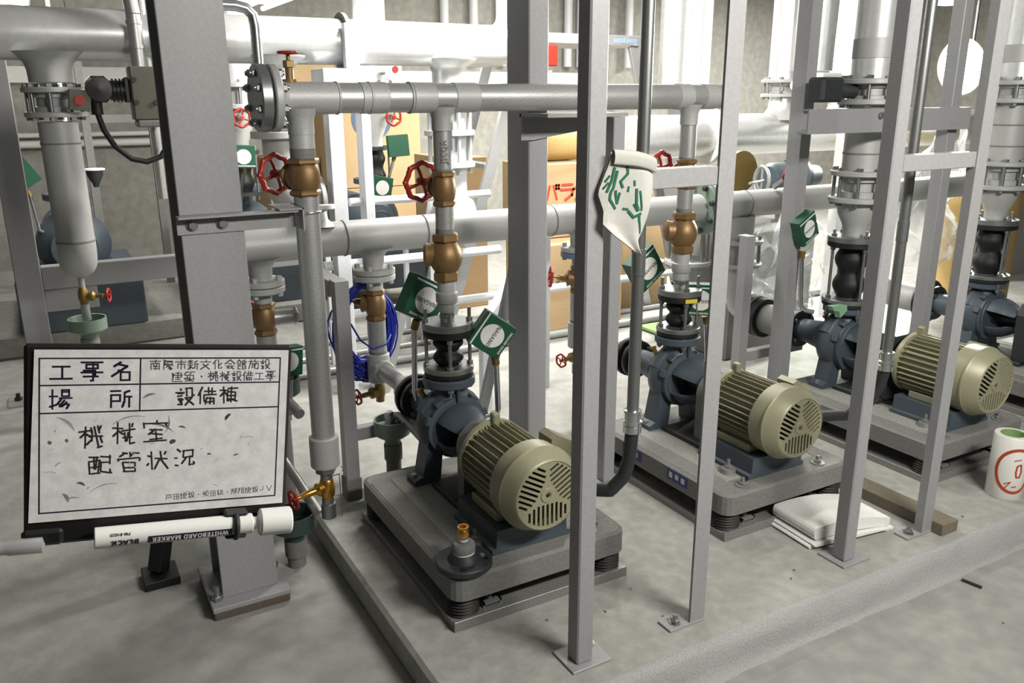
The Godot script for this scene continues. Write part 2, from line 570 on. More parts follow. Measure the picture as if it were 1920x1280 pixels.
func front_frames() -> void:
	frame_goalpost(0.0, 0.008, "tall grey steel frame with a white towel tied on it")
	frame_goalpost(1.03, 0.03, "tall grey steel frame standing on the folded white sheet")
	# channel post behind pump 1
	var t := thing("channel_post", "wide grey channel post with flat bracket under the header pipe", "post", Vector3(1.58, 0.1, -2.7))
	var b := g(t)
	b.bb(Vector3(1.54, 0.107, -2.78), Vector3(1.62, 3.4, -2.62), 0.004)
	part("post", b, M.post, t)
	foot_plate(t, 1.50, 1.66, -2.82, -2.58, 0.1, [Vector2(1.64, -2.60)])
	b = g(t)
	b.prism(Vector3(1.50, 1.495, -2.617), Vector3(1, 0, 0), Vector3(0, 1, 0), PackedVector2Array([Vector2(0, 0), Vector2(0.33, 0), Vector2(0.33, -0.05), Vector2(0.05, -0.09), Vector2(0, -0.09)]), Vector3(0, 0, 0.012))
	b.bb(Vector3(1.50, 1.485, -2.617), Vector3(1.83, 1.497, -2.43))
	part("bracket", b, M.post, t)
	# stub post carrying the header between pumps 1 and 2
	t = thing("stub_post", "slim pale post holding up the header pipe beside pump plinth base", "post", Vector3(1.785, 0.1, -2.43))
	b = g(t)
	b.bb(Vector3(1.76, 0.107, -2.465), Vector3(1.81, 1.484, -2.415), 0.003)
	part("post", b, M.post, t)
	foot_plate(t, 1.73, 1.84, -2.49, -2.39, 0.1, [])
	# channel post with two flanges behind pump 2
	t = thing("channel_post", "grey channel post with paler edge standing behind the motor by folded sheet", "post", Vector3(2.95, 0.1, -2.66))
	b = g(t)
	b.bb(Vector3(2.906, 0.107, -2.70), Vector3(2.966, 3.4, -2.62), 0.003)
	part("post", b, M.post, t)
	b = g(t)
	b.bb(Vector3(2.967, 0.107, -2.74), Vector3(3.035, 3.4, -2.69), 0.003)
	part("flange", b, M.post, t)
	foot_plate(t, 2.87, 3.08, -2.78, -2.58, 0.1, [])
	# short frames that carry the suction pipes
	suction_frame(0.0, "low grey frame post beside the blue cable coil")
	suction_frame(1.94, "low grey frame post beside the crumpled clear plastic")
	# channel beam across the riser of pump 3
	t = thing("channel_beam", "grey channel beam bolted across the thick riser", "beam", Vector3(3.05, 1.41, -2.3))
	b = g(t)
	b.prism(Vector3(2.58, 1.41, -2.3), Vector3(0, 0, 1), Vector3(0, 1, 0), PackedVector2Array([Vector2(0, 0), Vector2(0, 0.092), Vector2(-0.05, 0.092), Vector2(-0.05, 0.085), Vector2(-0.007, 0.085), Vector2(-0.007, 0.007), Vector2(-0.05, 0.007), Vector2(-0.05, 0)]), Vector3(1.0, 0, 0))
	part("channel", b, M.post, t)
	b = g(t)
	b.hexa(Vector3(2.985, 1.475, -2.3), Vector3(2.985, 1.475, -2.286), 0.013)
	part("bolt", b, M.steel, t)
	b = g(t)
	b.bb(Vector3(3.50, 0.1, -2.40), Vector3(3.56, 3.4, -2.34), 0.003)
	b.bb(Vector3(3.50, 1.42, -2.345), Vector3(3.56, 1.49, -2.308))
	part("post", b, M.post, t)

func suction_frame(dx: float, label: String) -> void:
	var t := thing("pipe_stand", label, "stand", Vector3(0.875 + dx, 0.1, -2.80), "low stands under the suction pipes")
	var b := g(t)
	b.prism(Vector3(0.85 + dx, 0.1, -2.775), Vector3(1, 0, 0), Vector3(0, 0, -1), PackedVector2Array([Vector2(0, 0), Vector2(0.05, 0), Vector2(0.05, 0.006), Vector2(0.006, 0.006), Vector2(0.006, 0.05), Vector2(0, 0.05)]), Vector3(0, 0.83, 0))
	b.bb(Vector3(0.85 + dx, 0.93, -2.84), Vector3(0.90 + dx, 0.936, -2.775))
	part("post", b, M.post, t)
	b = g(t)
	b.bb(Vector3(0.90 + dx, 0.325, -2.83), Vector3(1.30 + dx, 0.375, -2.79), 0.003)
	part("arm", b, M.post, t)
	b = g(t)
	b.bb(Vector3(0.845 + dx, 0.1, -2.836), Vector3(0.905 + dx, 0.185, -2.770), 0.003)
	part("shoe", b, M.base, t)
	if dx == 0.0:
		b = g(t)
		b.bb(Vector3(0.845, 0.87, -3.12), Vector3(0.905, 0.93, -2.841), 0.003)
		part("back_arm", b, M.post, t)

func bolts(t: Node, c: Vector3, axis: Vector3, R: float, n: int, r: float, l0: float, l1: float, mt: Material, turn := 0.0) -> void:
	var f := G.frame(axis)
	var b := g(t)
	for k in n:
		var a := TAU * k / n + turn
		var p := c + (f.x * cos(a) + f.z * sin(a)) * R
		b.hexa(p + f.y * l0, p + f.y * l1, r)
	part("bolts", b, mt, t, "stuff")

func inertia_base(x: float, w: float, z0: float, z1: float, label: String) -> Node3D:
	# z0 back, z1 front
	var t := thing("inertia_base", label, "pump base", Vector3(x, 0.1, (z0 + z1) * 0.5), "spring mounted pump bases")
	var r := 0.045
	var poly := PackedVector2Array()
	var hw := w * 0.5
	for q in [[hw - r, z1 - r, 0], [-hw + r, z1 - r, 90], [-hw + r, z0 + r, 180], [hw - r, z0 + r, 270]]:
		for k in 5:
			var a := deg_to_rad(q[2] + 22.5 * k)
			poly.append(Vector2(q[0] + cos(a) * r, q[1] + sin(a) * r))
	var inner := PackedVector2Array()
	for p in poly: inner.append(Vector2(p.x * (1.0 - 0.02 / w), (p.y - (z0 + z1) * 0.5) * (1.0 - 0.02 / (z1 - z0)) + (z0 + z1) * 0.5))
	var b := g(t)
	b.prism(Vector3(x, 0.19, 0), Vector3(1, 0, 0), Vector3(0, 0, 1), poly, Vector3(0, 0.067, 0))
	# chamfer up to the top face, top face only as a rim
	for k in poly.size():
		var q := (k + 1) % poly.size()
		var A := Vector3(x + poly[k].x, 0.257, poly[k].y)
		var B := Vector3(x + poly[q].x, 0.257, poly[q].y)
		var Cc := Vector3(x + inner[q].x, 0.264, inner[q].y)
		var D := Vector3(x + inner[k].x, 0.264, inner[k].y)
		var n := ((B - A).cross(D - A)).normalized()
		if n.y < 0: n = -n
		b.quad(A, B, Cc, D, n)
	b.prism(Vector3(x, 0.257, 0), Vector3(1, 0, 0), Vector3(0, 0, 1), inner, Vector3(0, 0.0065, 0))
	part("slab", b, M.base, t)
	# raised concrete fill leaving a thin groove along both long sides
	b = g(t)
	b.bb(Vector3(x - hw + 0.085, 0.255, z0 + 0.07), Vector3(x + hw - 0.085, 0.2665, z1 - 0.10), 0.003)
	part("concrete_fill", b, M.base_fill, t)
	for s in [-1.0, 1.0]:
		b = g(t)
		b.bb(Vector3(x + s * (hw - 0.080), 0.255, z0 + 0.07), Vector3(x + s * (hw - 0.014), 0.2660, z1 - 0.10), 0.002)
		part("edge_strip", b, M.base, t)
	for s in [-1.0, 1.0]:
		for e in [z0 + 0.075, z1 - 0.075]:
			var c := Vector3(x + s * (hw - 0.052), 0.128, e + (0.018 if e > -2.2 else -0.018))
			b = g(t)
			var pr := [Vector2(0, 0), Vector2(0.042, 0)]
			for k in 6:
				pr.append(Vector2(0.050, 0.004 + 0.010 * k)); pr.append(Vector2(0.044, 0.009 + 0.010 * k))
			pr.append(Vector2(0.042, 0.063)); pr.append(Vector2(0, 0.063))
			b.lathe(c, Vector3.UP, pr, 20)
			part("spring_mount", b, M.spring, t)
			# height stop beside the spring
			var sx: float = c.x - s * 0.085
			b = g(t)
			b.bb(Vector3(sx - 0.03, 0.135, e + 0.0), Vector3(sx + 0.03, 0.143, e + 0.045))
			b.bb(Vector3(sx - 0.03, 0.113, e + 0.0), Vector3(sx - 0.024, 0.143, e + 0.045))
			b.bb(Vector3(sx + 0.024, 0.113, e + 0.0), Vector3(sx + 0.03, 0.143, e + 0.045))
			b.cyl(Vector3(sx, 0.14, e + 0.022), Vector3(sx, 0.19, e + 0.022), 0.006, 10)
			b.hexa(Vector3(sx, 0.143, e + 0.022), Vector3(sx, 0.152, e + 0.022), 0.011)
			part("height_stop", b, M.rail, t)
	# channel rail on the slab
	b = g(t)
	b.bb(Vector3(x - hw + 0.0, 0.1, z1 - 0.012), Vector3(x + hw, 0.132, z1 + 0.0), 0.001)
	b.bb(Vector3(x - hw + 0.0, 0.1, z1 - 0.15), Vector3(x + hw, 0.127, z1 - 0.012), 0.001)
	part("cross_rail", b, M.rail, t)
	b = g(t)
	b.bb(Vector3(x - hw + 0.0, 0.1, z0), Vector3(x + hw, 0.127, z0 + 0.14), 0.001)
	part("cross_rail", b, M.rail, t)
	for s in [-1.0, 1.0]:
		b = g(t)
		b.bb(Vector3(x + s * hw, 0.1, z0 + 0.14), Vector3(x + s * (hw - 0.05), 0.127, z1 - 0.15), 0.001)
		part("side_rail", b, M.rail, t)
	# anchor nuts near the front corners; flat dark plates colour in slot shade
	for s in [-1.0, 1.0]:
		var c2 := Vector3(x + s * 0.185, 0.2645, z1 - 0.05)
		b = g(t)
		b.cyl(c2 + Vector3(0, -0.001, 0), c2 + Vector3(0, 0.003, 0), 0.026, 18)
		b.hexa(c2 + Vector3(0, 0.003, 0), c2 + Vector3(0, 0.013, 0), 0.013)
		b.cyl(c2 + Vector3(0, 0.012, 0), c2 + Vector3(0, 0.028, 0), 0.007, 10)
		part("anchor_nut", b, M.rail, t)
		b = g(t)
		b.box(c2 + Vector3(0.030, 0.0005, -0.022), Vector3(0.045, 0.002, 0.02), 0.0, Basis(Vector3.UP, 0.6))
		part("slot_shade_plate", b, M.pump_dark, t)
	return t

func motor(x: float, zf: float, k: float, label: String) -> Node3D:
	# axis at y 0.465, fan face at zf, k scales the girth
	var y := 0.465
	var t := thing("electric_motor", label, "motor", Vector3(x, 0.265, zf - 0.2), "gold-grey finned motors")
	var b := g(t)
	var L := 0.33 * k
	b.lathe(Vector3(x, y, zf - 0.085 * k), Vector3(0, 0, -1), [Vector2(0, -0.01), Vector2(0.100 * k, -0.01), Vector2(0.100 * k, L - 0.10), Vector2(0.118 * k, L - 0.098), Vector2(0.118 * k, L - 0.08), Vector2(0.092 * k, L - 0.055), Vector2(0.05 * k, L - 0.045), Vector2(0.03 * k, L - 0.03), Vector2(0, L - 0.03)], 36)
	part("body", b, M.motor, t)
	var nf := 34
	for i in nf:
		var a := TAU * i / nf
		if sin(a) < -0.82: continue
		var d := Vector3(cos(a), sin(a), 0)
		b = g(t)
		b.box(Vector3(x, y, zf - 0.085 * k - (L - 0.10) * 0.5) + d * 0.108 * k, Vector3(0.020 * k, 0.0035, L - 0.115), 0.0012, Basis(d, Vector3(-sin(a), cos(a), 0), Vector3(0, 0, 1)))
		part("fin", b, M.motor, t)
	b = g(t)
	b.lathe(Vector3(x, y, zf), Vector3(0, 0, -1), [Vector2(0.101 * k, 0.004), Vector2(0.104 * k, -0.003), Vector2(0.110 * k, 0.001), Vector2(0.126 * k, 0.045 * k), Vector2(0.131 * k, 0.050 * k), Vector2(0.131 * k, 0.056 * k), Vector2(0.127 * k, 0.058 * k), Vector2(0.127 * k, 0.115 * k), Vector2(0.120 * k, 0.115 * k), Vector2(0.120 * k, 0.05 * k), Vector2(0.101 * k, 0.012)], 44)
	part("fan_cowl", b, M.motor, t)
	var c := CSGCylinder3D.new()
	c.name = "fan_cover"
	c.radius = 0.104 * k
	c.height = 0.005
	c.sides = 44
	c.material = M.motor
	t.add_child(c, true)
	c.position = Vector3(x, y, zf - 0.0025) - place(t)
	c.rotation.x = PI / 2
	for s in 3:
		var a := -PI / 2 + TAU * s / 3.0
		var d := Vector2(cos(a), sin(a))
		var e := Vector2(-d.y, d.x)
		for i in range(-5, 6):
			var off := i * 0.0150 * k
			var l0: float = max(0.029 * k, abs(off) * 0.62 + 0.006)
			var l1: float = sqrt(max(0.0, 0.0092 * k * k - off * off))
			if l1 - l0 < 0.008: continue
			var m: Vector2 = d * (l0 + l1) * 0.5 + e * off
			var hole := CSGBox3D.new()
			hole.name = "slot"
			hole.operation = CSGShape3D.OPERATION_SUBTRACTION
			hole.size = Vector3(l1 - l0, 0.02, 0.0078 * k)
			hole.material = M.motor
			c.add_child(hole, true)
			hole.position = Vector3(m.x, 0, -m.y)
			hole.rotation.y = a
	b = g(t)
	b.cyl(Vector3(x, y, zf - 0.09), Vector3(x, y, zf - 0.03), 0.088 * k, 24)
	part("fan", b, M.black, t)
	b = g(t)
	b.ring(Vector3(x, y, zf - 0.001), Vector3(x, y, zf + 0.003), 0.010, 0.023 * k, 24, 0.001)
	part("hub_ring", b, M.motor, t)
	b = g(t)
	b.hexa(Vector3(x, y, zf), Vector3(x, y, zf + 0.0025), 0.0065)
	part("centre_screw", b, M.rust if k != 1.0 or x > 2.0 else M.black, t)
	b = g(t)
	b.bb(Vector3(x - 0.012, y + 0.10 * k, zf - 0.33 * k), Vector3(x + 0.012, y + 0.145 * k, zf - 0.30 * k), 0.004)
	part("lifting_lug", b, M.motor, t)
	# terminal box on the far side
	b = g(t)
	b.prism(Vector3(x + 0.09 * k, y + 0.045, zf - 0.20), Vector3(1, 0, 0), Vector3(0, 1, 0), PackedVector2Array([Vector2(0, 0), Vector2(0.07, -0.03), Vector2(0.09, 0.03), Vector2(0.02, 0.07), Vector2(0, 0.06)]), Vector3(0, 0, 0.075))
	part("terminal_box", b, M.motor, t)
	# feet and pedestal
	for s in [-1.0, 1.0]:
		b = g(t)
		b.bb(Vector3(x + s * 0.05, y - 0.125, zf - 0.30), Vector3(x + s * 0.095, y - 0.095, zf - 0.13), 0.004)
		part("foot", b, M.motor, t)
	b = g(t)
	b.prism(Vector3(x, 0.2665, zf - 0.085), Vector3(1, 0, 0), Vector3(0, 1, 0), PackedVector2Array([Vector2(-0.135, 0), Vector2(0.135, 0), Vector2(0.135, 0.014), Vector2(0.122, 0.018), Vector2(0.118, 0.074), Vector2(-0.118, 0.074), Vector2(-0.122, 0.018), Vector2(-0.135, 0.014)]), Vector3(0, 0, -0.26))
	part("pedestal", b, M.pump, t)
	b = g(t)
	b.lathe(Vector3(x - 0.15, 0.2665, zf - 0.17), Vector3.UP, [Vector2(0, 0), Vector2(0.03, 0), Vector2(0.026, 0.016), Vector2(0, 0.018)], 14)
	b.cyl(Vector3(x - 0.15, 0.28, zf - 0.17), Vector3(x - 0.15, 0.315, zf - 0.17), 0.006, 8)
	b.hexa(Vector3(x - 0.15, 0.284, zf - 0.17), Vector3(x - 0.15, 0.294, zf - 0.17), 0.011)
	part("pedestal_bolt", b, M.rail, t)
	return t

func pump(x: float, k: float, guard: bool, label: String) -> Node3D:
	var y := 0.465
	var z := -2.48
	var kv := k * 0.80
	var t := thing("water_pump", label, "pump", Vector3(x, 0.265, z), "blue-grey volute pumps")
	var b := g(t)
	b.lathe(Vector3(x, y, z - 0.16 * kv), Vector3(0, 0, 1), [Vector2(0.05 * kv, 0), Vector2(0.075 * kv, 0.03), Vector2(0.105 * kv, 0.075 * kv), Vector2(0.138 * kv, 0.11 * kv), Vector2(0.150 * kv, 0.14 * kv), Vector2(0.153 * kv, 0.165 * kv), Vector2(0.146 * kv, 0.195 * kv), Vector2(0.128 * kv, 0.218 * kv), Vector2(0.128 * kv, 0.228 * kv), Vector2(0.136 * kv, 0.230 * kv), Vector2(0.136 * kv, 0.242 * kv), Vector2(0.122 * kv, 0.244 * kv), Vector2(0.118 * kv, 0.25 * kv), Vector2(0.02, 0.25 * kv)], 40)
	part("volute", b, M.pump, t)
	# swelling of the volute towards the outlet
	b = g(t)
	var sp := []
	for i in 15:
		var a := deg_to_rad(-40.0 + 14.0 * i)
		sp.append(Vector3(x + cos(a) * 0.112 * kv, y + sin(a) * 0.112 * kv, z - 0.01))
	b.tube(sp, 0.052 * kv, 14)
	part("scroll", b, M.pump, t)
	# outlet neck and flange
	b = g(t)
	b.lathe(Vector3(x, y + 0.07, z), Vector3.UP, [Vector2(0.085 * k, 0), Vector2(0.066 * k, 0.03), Vector2(0.050 * k, 0.06), Vector2(0.045 * k, 0.142)], 24)
	b.box(Vector3(x, y + 0.115, z + 0.055), Vector3(0.012, 0.08, 0.05), 0.004)
	part("outlet_neck", b, M.pump, t)
	b = g(t)
	b.cyl(Vector3(x, 0.607, z), Vector3(x, 0.637, z), 0.090 * k, 36, -1, 0.004)
	part("outlet_flange", b, M.pump, t)
	# suction nozzle and black flange on the back
	b = g(t)
	b.lathe(Vector3(x, y, z - 0.16), Vector3(0, 0, -1), [Vector2(0.062 * k, -0.06), Vector2(0.05 * k, 0.03), Vector2(0.048 * k, 0.10)], 24)
	part("suction_nozzle", b, M.pump, t)
	b = g(t)
	b.cyl(Vector3(x, y, z - 0.262), Vector3(x, y, z - 0.24), 0.082 * k, 32, -1, 0.004)
	part("suction_flange", b, M.black, t)
	bolts(t, Vector3(x, y, z - 0.24), Vector3(0, 0, 1), 0.062 * k, 4, 0.010, -0.035, 0.010, M.pump, PI / 4)
	# bearing bracket: domed cover with open windows left and right
	var prof := [Vector2(0.112 * kv, 0.0), Vector2(0.116 * kv, 0.02), Vector2(0.108 * kv, 0.055), Vector2(0.092 * kv, 0.085), Vector2(0.076 * kv, 0.105), Vector2(0.074 * kv, 0.135), Vector2(0.064 * kv, 0.135), Vector2(0.066 * kv, 0.100), Vector2(0.085 * kv, 0.078), Vector2(0.100 * kv, 0.05), Vector2(0.104 * kv, 0.0)]
	for side in [[25.0, 155.0], [205.0, 335.0]]:
		b = g(t)
		var f := G.frame(Vector3(0, 0, 1))
		# find the angle offset so that 90 degrees is straight up
		var up := atan2(f.z.dot(Vector3.UP), f.x.dot(Vector3.UP))
		b.lathe(Vector3(x, y, z + 0.088 * kv), Vector3(0, 0, 1), prof, 18, up + deg_to_rad(side[0] - 90.0), up + deg_to_rad(side[1] - 90.0))
		for e in side:
			# close the cut edges
			var d := f.x * cos(up + deg_to_rad(e - 90.0)) + f.z * sin(up + deg_to_rad(e - 90.0))
			var n := Vector3(-d.y, d.x, 0)
			for q in 4:
				var o1: Vector2 = prof[q]
				var o2: Vector2 = prof[q + 1]
				var i1: Vector2 = prof[10 - q]
				var i2: Vector2 = prof[9 - q]
				var c0 := Vector3(x, y, z + 0.088 * kv)
				b.quad(c0 + d * o1.x + Vector3(0, 0, o1.y), c0 + d * o2.x + Vector3(0, 0, o2.y), c0 + d * i2.x + Vector3(0, 0, i2.y), c0 + d * i1.x + Vector3(0, 0, i1.y), n)
		part("bearing_bracket", b, M.pump, t)
	b = g(t)
	b.cyl(Vector3(x, y, z + 0.07), Vector3(x, y, z + 0.23), 0.022, 16)
	part("shaft", b, M.pump_dark, t)
	b = g(t)
	b.cyl(Vector3(x, y, z + 0.065), Vector3(x, y, z + 0.09), 0.05 * kv, 20, 0.035)
	part("gland", b, M.pump_dark, t)
	# coupling guard between bracket and motor
	b = g(t)
	if guard:
		b.prism(Vector3(x, y, z + 0.235), Vector3(1, 0, 0), Vector3(0, 1, 0), PackedVector2Array([Vector2(-0.075, -0.176), Vector2(-0.085, 0.05), Vector2(-0.055, 0.105), Vector2(0.055, 0.105), Vector2(0.085, 0.05), Vector2(0.075, -0.176)]), Vector3(0, 0, 0.075))
	else:
		b.lathe(Vector3(x, y, z + 0.21), Vector3(0, 0, 1), [Vector2(0.0, 0), Vector2(0.072, 0), Vector2(0.080, 0.006), Vector2(0.080, 0.05), Vector2(0.0, 0.05)], 28)
		b.prism(Vector3(x, y, z + 0.212), Vector3(1, 0, 0), Vector3(0, 1, 0), PackedVector2Array([Vector2(-0.075, -0.176), Vector2(-0.075, -0.02), Vector2(0.075, -0.02), Vector2(0.075, -0.176)]), Vector3(0, 0, 0.045))
	part("coupling_guard", b, M.pump_dark if guard else M.base, t)
	# feet
	for s in [-1.0, 1.0]:
		b = g(t)
		b.prism(Vector3(x, 0.2665, z - 0.035), Vector3(1, 0, 0), Vector3(0, 1, 0), PackedVector2Array([Vector2(s * 0.06, 0), Vector2(s * 0.155, 0), Vector2(s * 0.155, 0.018), Vector2(s * 0.125, 0.03), Vector2(s * 0.10, 0.16), Vector2(s * 0.05, 0.10)]), Vector3(0, 0, 0.075))
		part("foot", b, M.pump, t)
		b = g(t)
		b.hexa(Vector3(x + s * 0.142, 0.2845, z), Vector3(x + s * 0.142, 0.298, z), 0.012)
		part("foot_bolt", b, M.rail, t)
	# common sole plate under pump and coupling
	b = g(t)
	b.bb(Vector3(x - 0.105, 0.2666, z + 0.06), Vector3(x + 0.105, 0.288, z + 0.295), 0.004)
	part("sole_plate", b, M.pump_dark, t)
	b = g(t)
	for i in 5:
		var a2 := deg_to_rad(20.0 + 35.0 * i)
		b.box(Vector3(x + cos(a2) * 0.112 * kv / 0.8, y + sin(a2) * 0.112 * kv / 0.8, z + 0.05), Vector3(0.018, 0.03, 0.03), 0.003, Basis(Vector3(0, 0, 1), a2))
	part("casing_lugs", b, M.pump, t, "stuff")
	# air cock on the left shoulder
	b = g(t)
	b.cyl(Vector3(x - 0.07, y + 0.08, z - 0.03), Vector3(x - 0.095, y + 0.12, z - 0.03), 0.009, 10)
	b.box(Vector3(x - 0.098, y + 0.123, z - 0.03), Vector3(0.03, 0.012, 0.012), 0.003)
	part("air_cock", b, M.dull_brass, t)
	return t

func pumps_front() -> void:
	var nb := ["concrete pump base with a loose black flange on its corner", "pump base with blue stickers along its dusty edge", "pump base between the squared timber and the tall grey posts", "pump base behind the white film roll with red ring"]
	var nm := ["gold-grey finned motor next to the loose black flange", "gold-grey finned motor standing behind the folded white sheet", "large gold-grey motor behind the squared timber", "motor beyond the film roll, next to the tan tank"]
	var np := ["blue-grey pump between two green gauge boxes by the blue cable", "blue-grey pump behind the steel conduit with black hose", "blue-grey pump behind the tall dark post with plastic rag", "dark blue-grey pump beside the far tan panel"]
	var xs := [1.148, 2.158, 3.148, 4.19]
	for i in 4:
		inertia_base(xs[i], 0.60, -2.62, -1.85 if i != 2 else -1.78, nb[i])
		motor(xs[i] - (0.008 if i < 2 else 0.0), -1.83 if i < 2 else -1.76, 1.0 if i < 2 else 1.08, nm[i])
		pump(xs[i] - 0.008, 1.0 if i < 2 else 1.12, i >= 2, np[i])
	# blue stickers on the second base
	for q in [[-2.43, 0.12], [-2.16, 0.11]]:
		var b := g()
		b.bb(Vector3(1.8570, 0.212, q[0]), Vector3(1.8585, 0.250, q[0] + q[1]))
		var t := thing("sticker", "small blue printed sticker on the dusty pump base", "sticker", Vector3(1.8575, 0.21, q[0]), "blue stickers on a pump base")
		b.o = t.position
		for k in b.V.size(): b.V[k] -= t.position
		b.o = Vector3.ZERO
		part("film", b, M.film_label, t)
		b = g(t)
		for k in 3:
			b.bb(Vector3(1.8563, 0.222 + 0.003 * (k % 2), q[0] + 0.012 + 0.033 * k), Vector3(1.8571, 0.243, q[0] + 0.030 + 0.033 * k))
		part("print", b, M.offwhite, t)
	# loose flange with a brass union on the first base
	var t2 := thing("loose_flange", "loose dark blind flange with grey plug and brass union on top", "flange", Vector3(0.912, 0.266, -1.915))
	var c := Vector3(0.912, 0.2665, -1.915)
	var b2 := g(t2)
	b2.ring(c + Vector3(0, 0.0, 0), c + Vector3(0, 0.020, 0), 0.02, 0.082, 36, 0.003)
	b2.lathe(c, Vector3.UP, [Vector2(0.048, 0.020), Vector2(0.040, 0.036), Vector2(0.036, 0.040), Vector2(0, 0.04)], 28)
	part("disc", b2, M.pump_dark, t2)
	for a in [0.5, 2.07, 3.64, 5.21]:
		b2 = g(t2)
		b2.cyl(c + Vector3(cos(a) * 0.063, 0.0203, sin(a) * 0.063), c + Vector3(cos(a) * 0.063, 0.0208, sin(a) * 0.063), 0.0085, 14)  # flat black disc puts a hole's inner shade into colour
		part("hole_shade_disc", b2, M.black, t2)
	b2 = g(t2)
	b2.cyl(c + Vector3(0, 0.040, 0), c + Vector3(0, 0.047, 0), 0.032, 28)
	part("seal_tape", b2, M.white, t2)
	b2 = g(t2)
	b2.cyl(c + Vector3(0, 0.070, 0), c + Vector3(0, 0.084, 0), 0.014, 20)
	part("seal_tape", b2, M.white, t2)
	b2 = g(t2)
	b2.lathe(c, Vector3.UP, [Vector2(0, 0.047), Vector2(0.034, 0.047), Vector2(0.034, 0.066), Vector2(0.029, 0.072), Vector2(0.016, 0.074), Vector2(0.016, 0.078), Vector2(0, 0.078)], 26)
	part("plug", b2, M.base, t2)
	b2 = g(t2)
	b2.cyl(c + Vector3(0, 0.083, 0), c + Vector3(0, 0.094, 0), 0.014, 20)
	part("nipple", b2, M.steel, t2)
	b2 = g(t2)
	b2.lathe(c, Vector3.UP, [Vector2(0.009, 0.092), Vector2(0.0165, 0.092), Vector2(0.0165, 0.108), Vector2(0.014, 0.112), Vector2(0.0165, 0.116), Vector2(0.0165, 0.121), Vector2(0.011, 0.121), Vector2(0.009, 0.112)], 20)
	part("brass_union", b2, M.brass, t2)

func handwheel(t: Node, c: Vector3, axis: Vector3, R: float, lobes: int, mt: Material) -> void:
	var f := G.frame(axis)
	var b := g(t)
	var rim := []
	var n := lobes * 4
	for k in n:
		var a := TAU * k / n
		var rr := R * (1.0 + 0.05 * cos(a * lobes))
		rim.append(c + (f.x * cos(a) + f.z * sin(a)) * rr)
	b.tube(rim, R * 0.155, 8, true)
	for k in lobes:
		var a := TAU * k / lobes
		b.lathe(c + (f.x * cos(a) + f.z * sin(a)) * R * 1.05, f.y, [Vector2(0, -R * 0.17), Vector2(R * 0.14, -R * 0.1), Vector2(R * 0.16, 0), Vector2(R * 0.14, R * 0.1), Vector2(0, R * 0.17)], 8)
	for k in 4:
		var a := TAU * k / 4 + 0.35
		var d := f.x * cos(a) + f.z * sin(a)
		b.tube([c + d * R * 0.15 - f.y * R * 0.12, c + d * R * 0.55 - f.y * R * 0.10, c + d * R], R * 0.10, 7)
	b.cyl(c - f.y * R * 0.25, c + f.y * R * 0.2, R * 0.24, 12)
	part("handwheel", b, mt, t)

# screwed bronze gate valve on a vertical pipe; y0..y1 overall
func gate_valve(x: float, z: float, y0: float, y1: float, r: float, stem: Vector3, wheel: float, label: String, group := "") -> Node3D:
	var c := Vector3(x, (y0 + y1) * 0.5, z)
	var t := thing("gate_valve", label, "valve", Vector3(x, y0, z), group)
	var h := y1 - y0
	var b := g(t)
	b.lathe(Vector3(x, y0, z), Vector3.UP, [Vector2(r * 0.95, h * 0.14), Vector2(r * 1.10, h * 0.2), Vector2(r * 1.22, h * 0.34), Vector2(r * 1.26, h * 0.5), Vector2(r * 1.22, h * 0.66), Vector2(r * 1.10, h * 0.8), Vector2(r * 0.95, h * 0.86)], 28)
	part("body", b, M.bronze, t)
	b = g(t)
	b.hexa(Vector3(x, y0, z), Vector3(x, y0 + h * 0.17, z), r * 1.30)
	part("hex_end", b, M.bronze, t)
	b = g(t)
	b.hexa(Vector3(x, y1 - h * 0.17, z), Vector3(x, y1, z), r * 1.30)
	part("hex_end", b, M.bronze, t)
	stem = stem.normalized()
	b = g(t)
	b.lathe(c, stem, [Vector2(r * 1.05, 0), Vector2(r * 1.0, r * 1.3), Vector2(r * 1.15, r * 1.35), Vector2(r * 1.15, r * 1.55), Vector2(r * 0.7, r * 1.7), Vector2(r * 0.5, r * 2.0), Vector2(r * 0.45, r * 2.5), Vector2(r * 0.3, r * 2.7), Vector2(0, r * 2.7)], 20)
	part("bonnet", b, M.bronze, t)
	b = g(t)
	b.cyl(c + stem * r * 1.9, c + stem * 0.14, r * 0.16, 10)
	part("stem", b, M.dull_brass, t)
	handwheel(t, c + stem * 0.132, stem, wheel, 8, M.red)
	return t

func check_valve(x: float, z: float, y0: float, y1: float, r: float, side: Vector3, label: String) -> Node3D:
	var t := thing("check_valve", label, "valve", Vector3(x, y0, z), "bronze check valves on the risers")
	var h := y1 - y0
	var b := g(t)
	var pr := []
	for k in 13:
		var u := k / 12.0
		pr.append(Vector2(r * (0.95 + 0.85 * pow(sin(PI * clamp(u * 0.96 + 0.02, 0, 1)), 0.8)), h * (0.16 + 0.68 * u)))
	b.lathe(Vector3(x, y0, z), Vector3.UP, pr, 32)
	part("body", b, M.bronze, t)
	b = g(t)
	b.hexa(Vector3(x, y0, z), Vector3(x, y0 + h * 0.2, z), r * 1.45)
	part("hex_end", b, M.bronze, t)
	b = g(t)
	b.hexa(Vector3(x, y1 - h * 0.18, z), Vector3(x, y1, z), r * 1.5)
	part("hex_end", b, M.bronze, t)
	b = g(t)
	var c := Vector3(x, y0 + h * 0.55, z)
	side = side.normalized()
	b.lathe(c, side, [Vector2(r * 1.25, 0), Vector2(r * 1.2, r * 1.75), Vector2(r * 1.3, r * 1.8), Vector2(r * 1.3, r * 2.1), Vector2(r * 1.0, r * 2.35), Vector2(0, r * 2.4)], 24)
	part("cap", b, M.bronze, t)
	return t

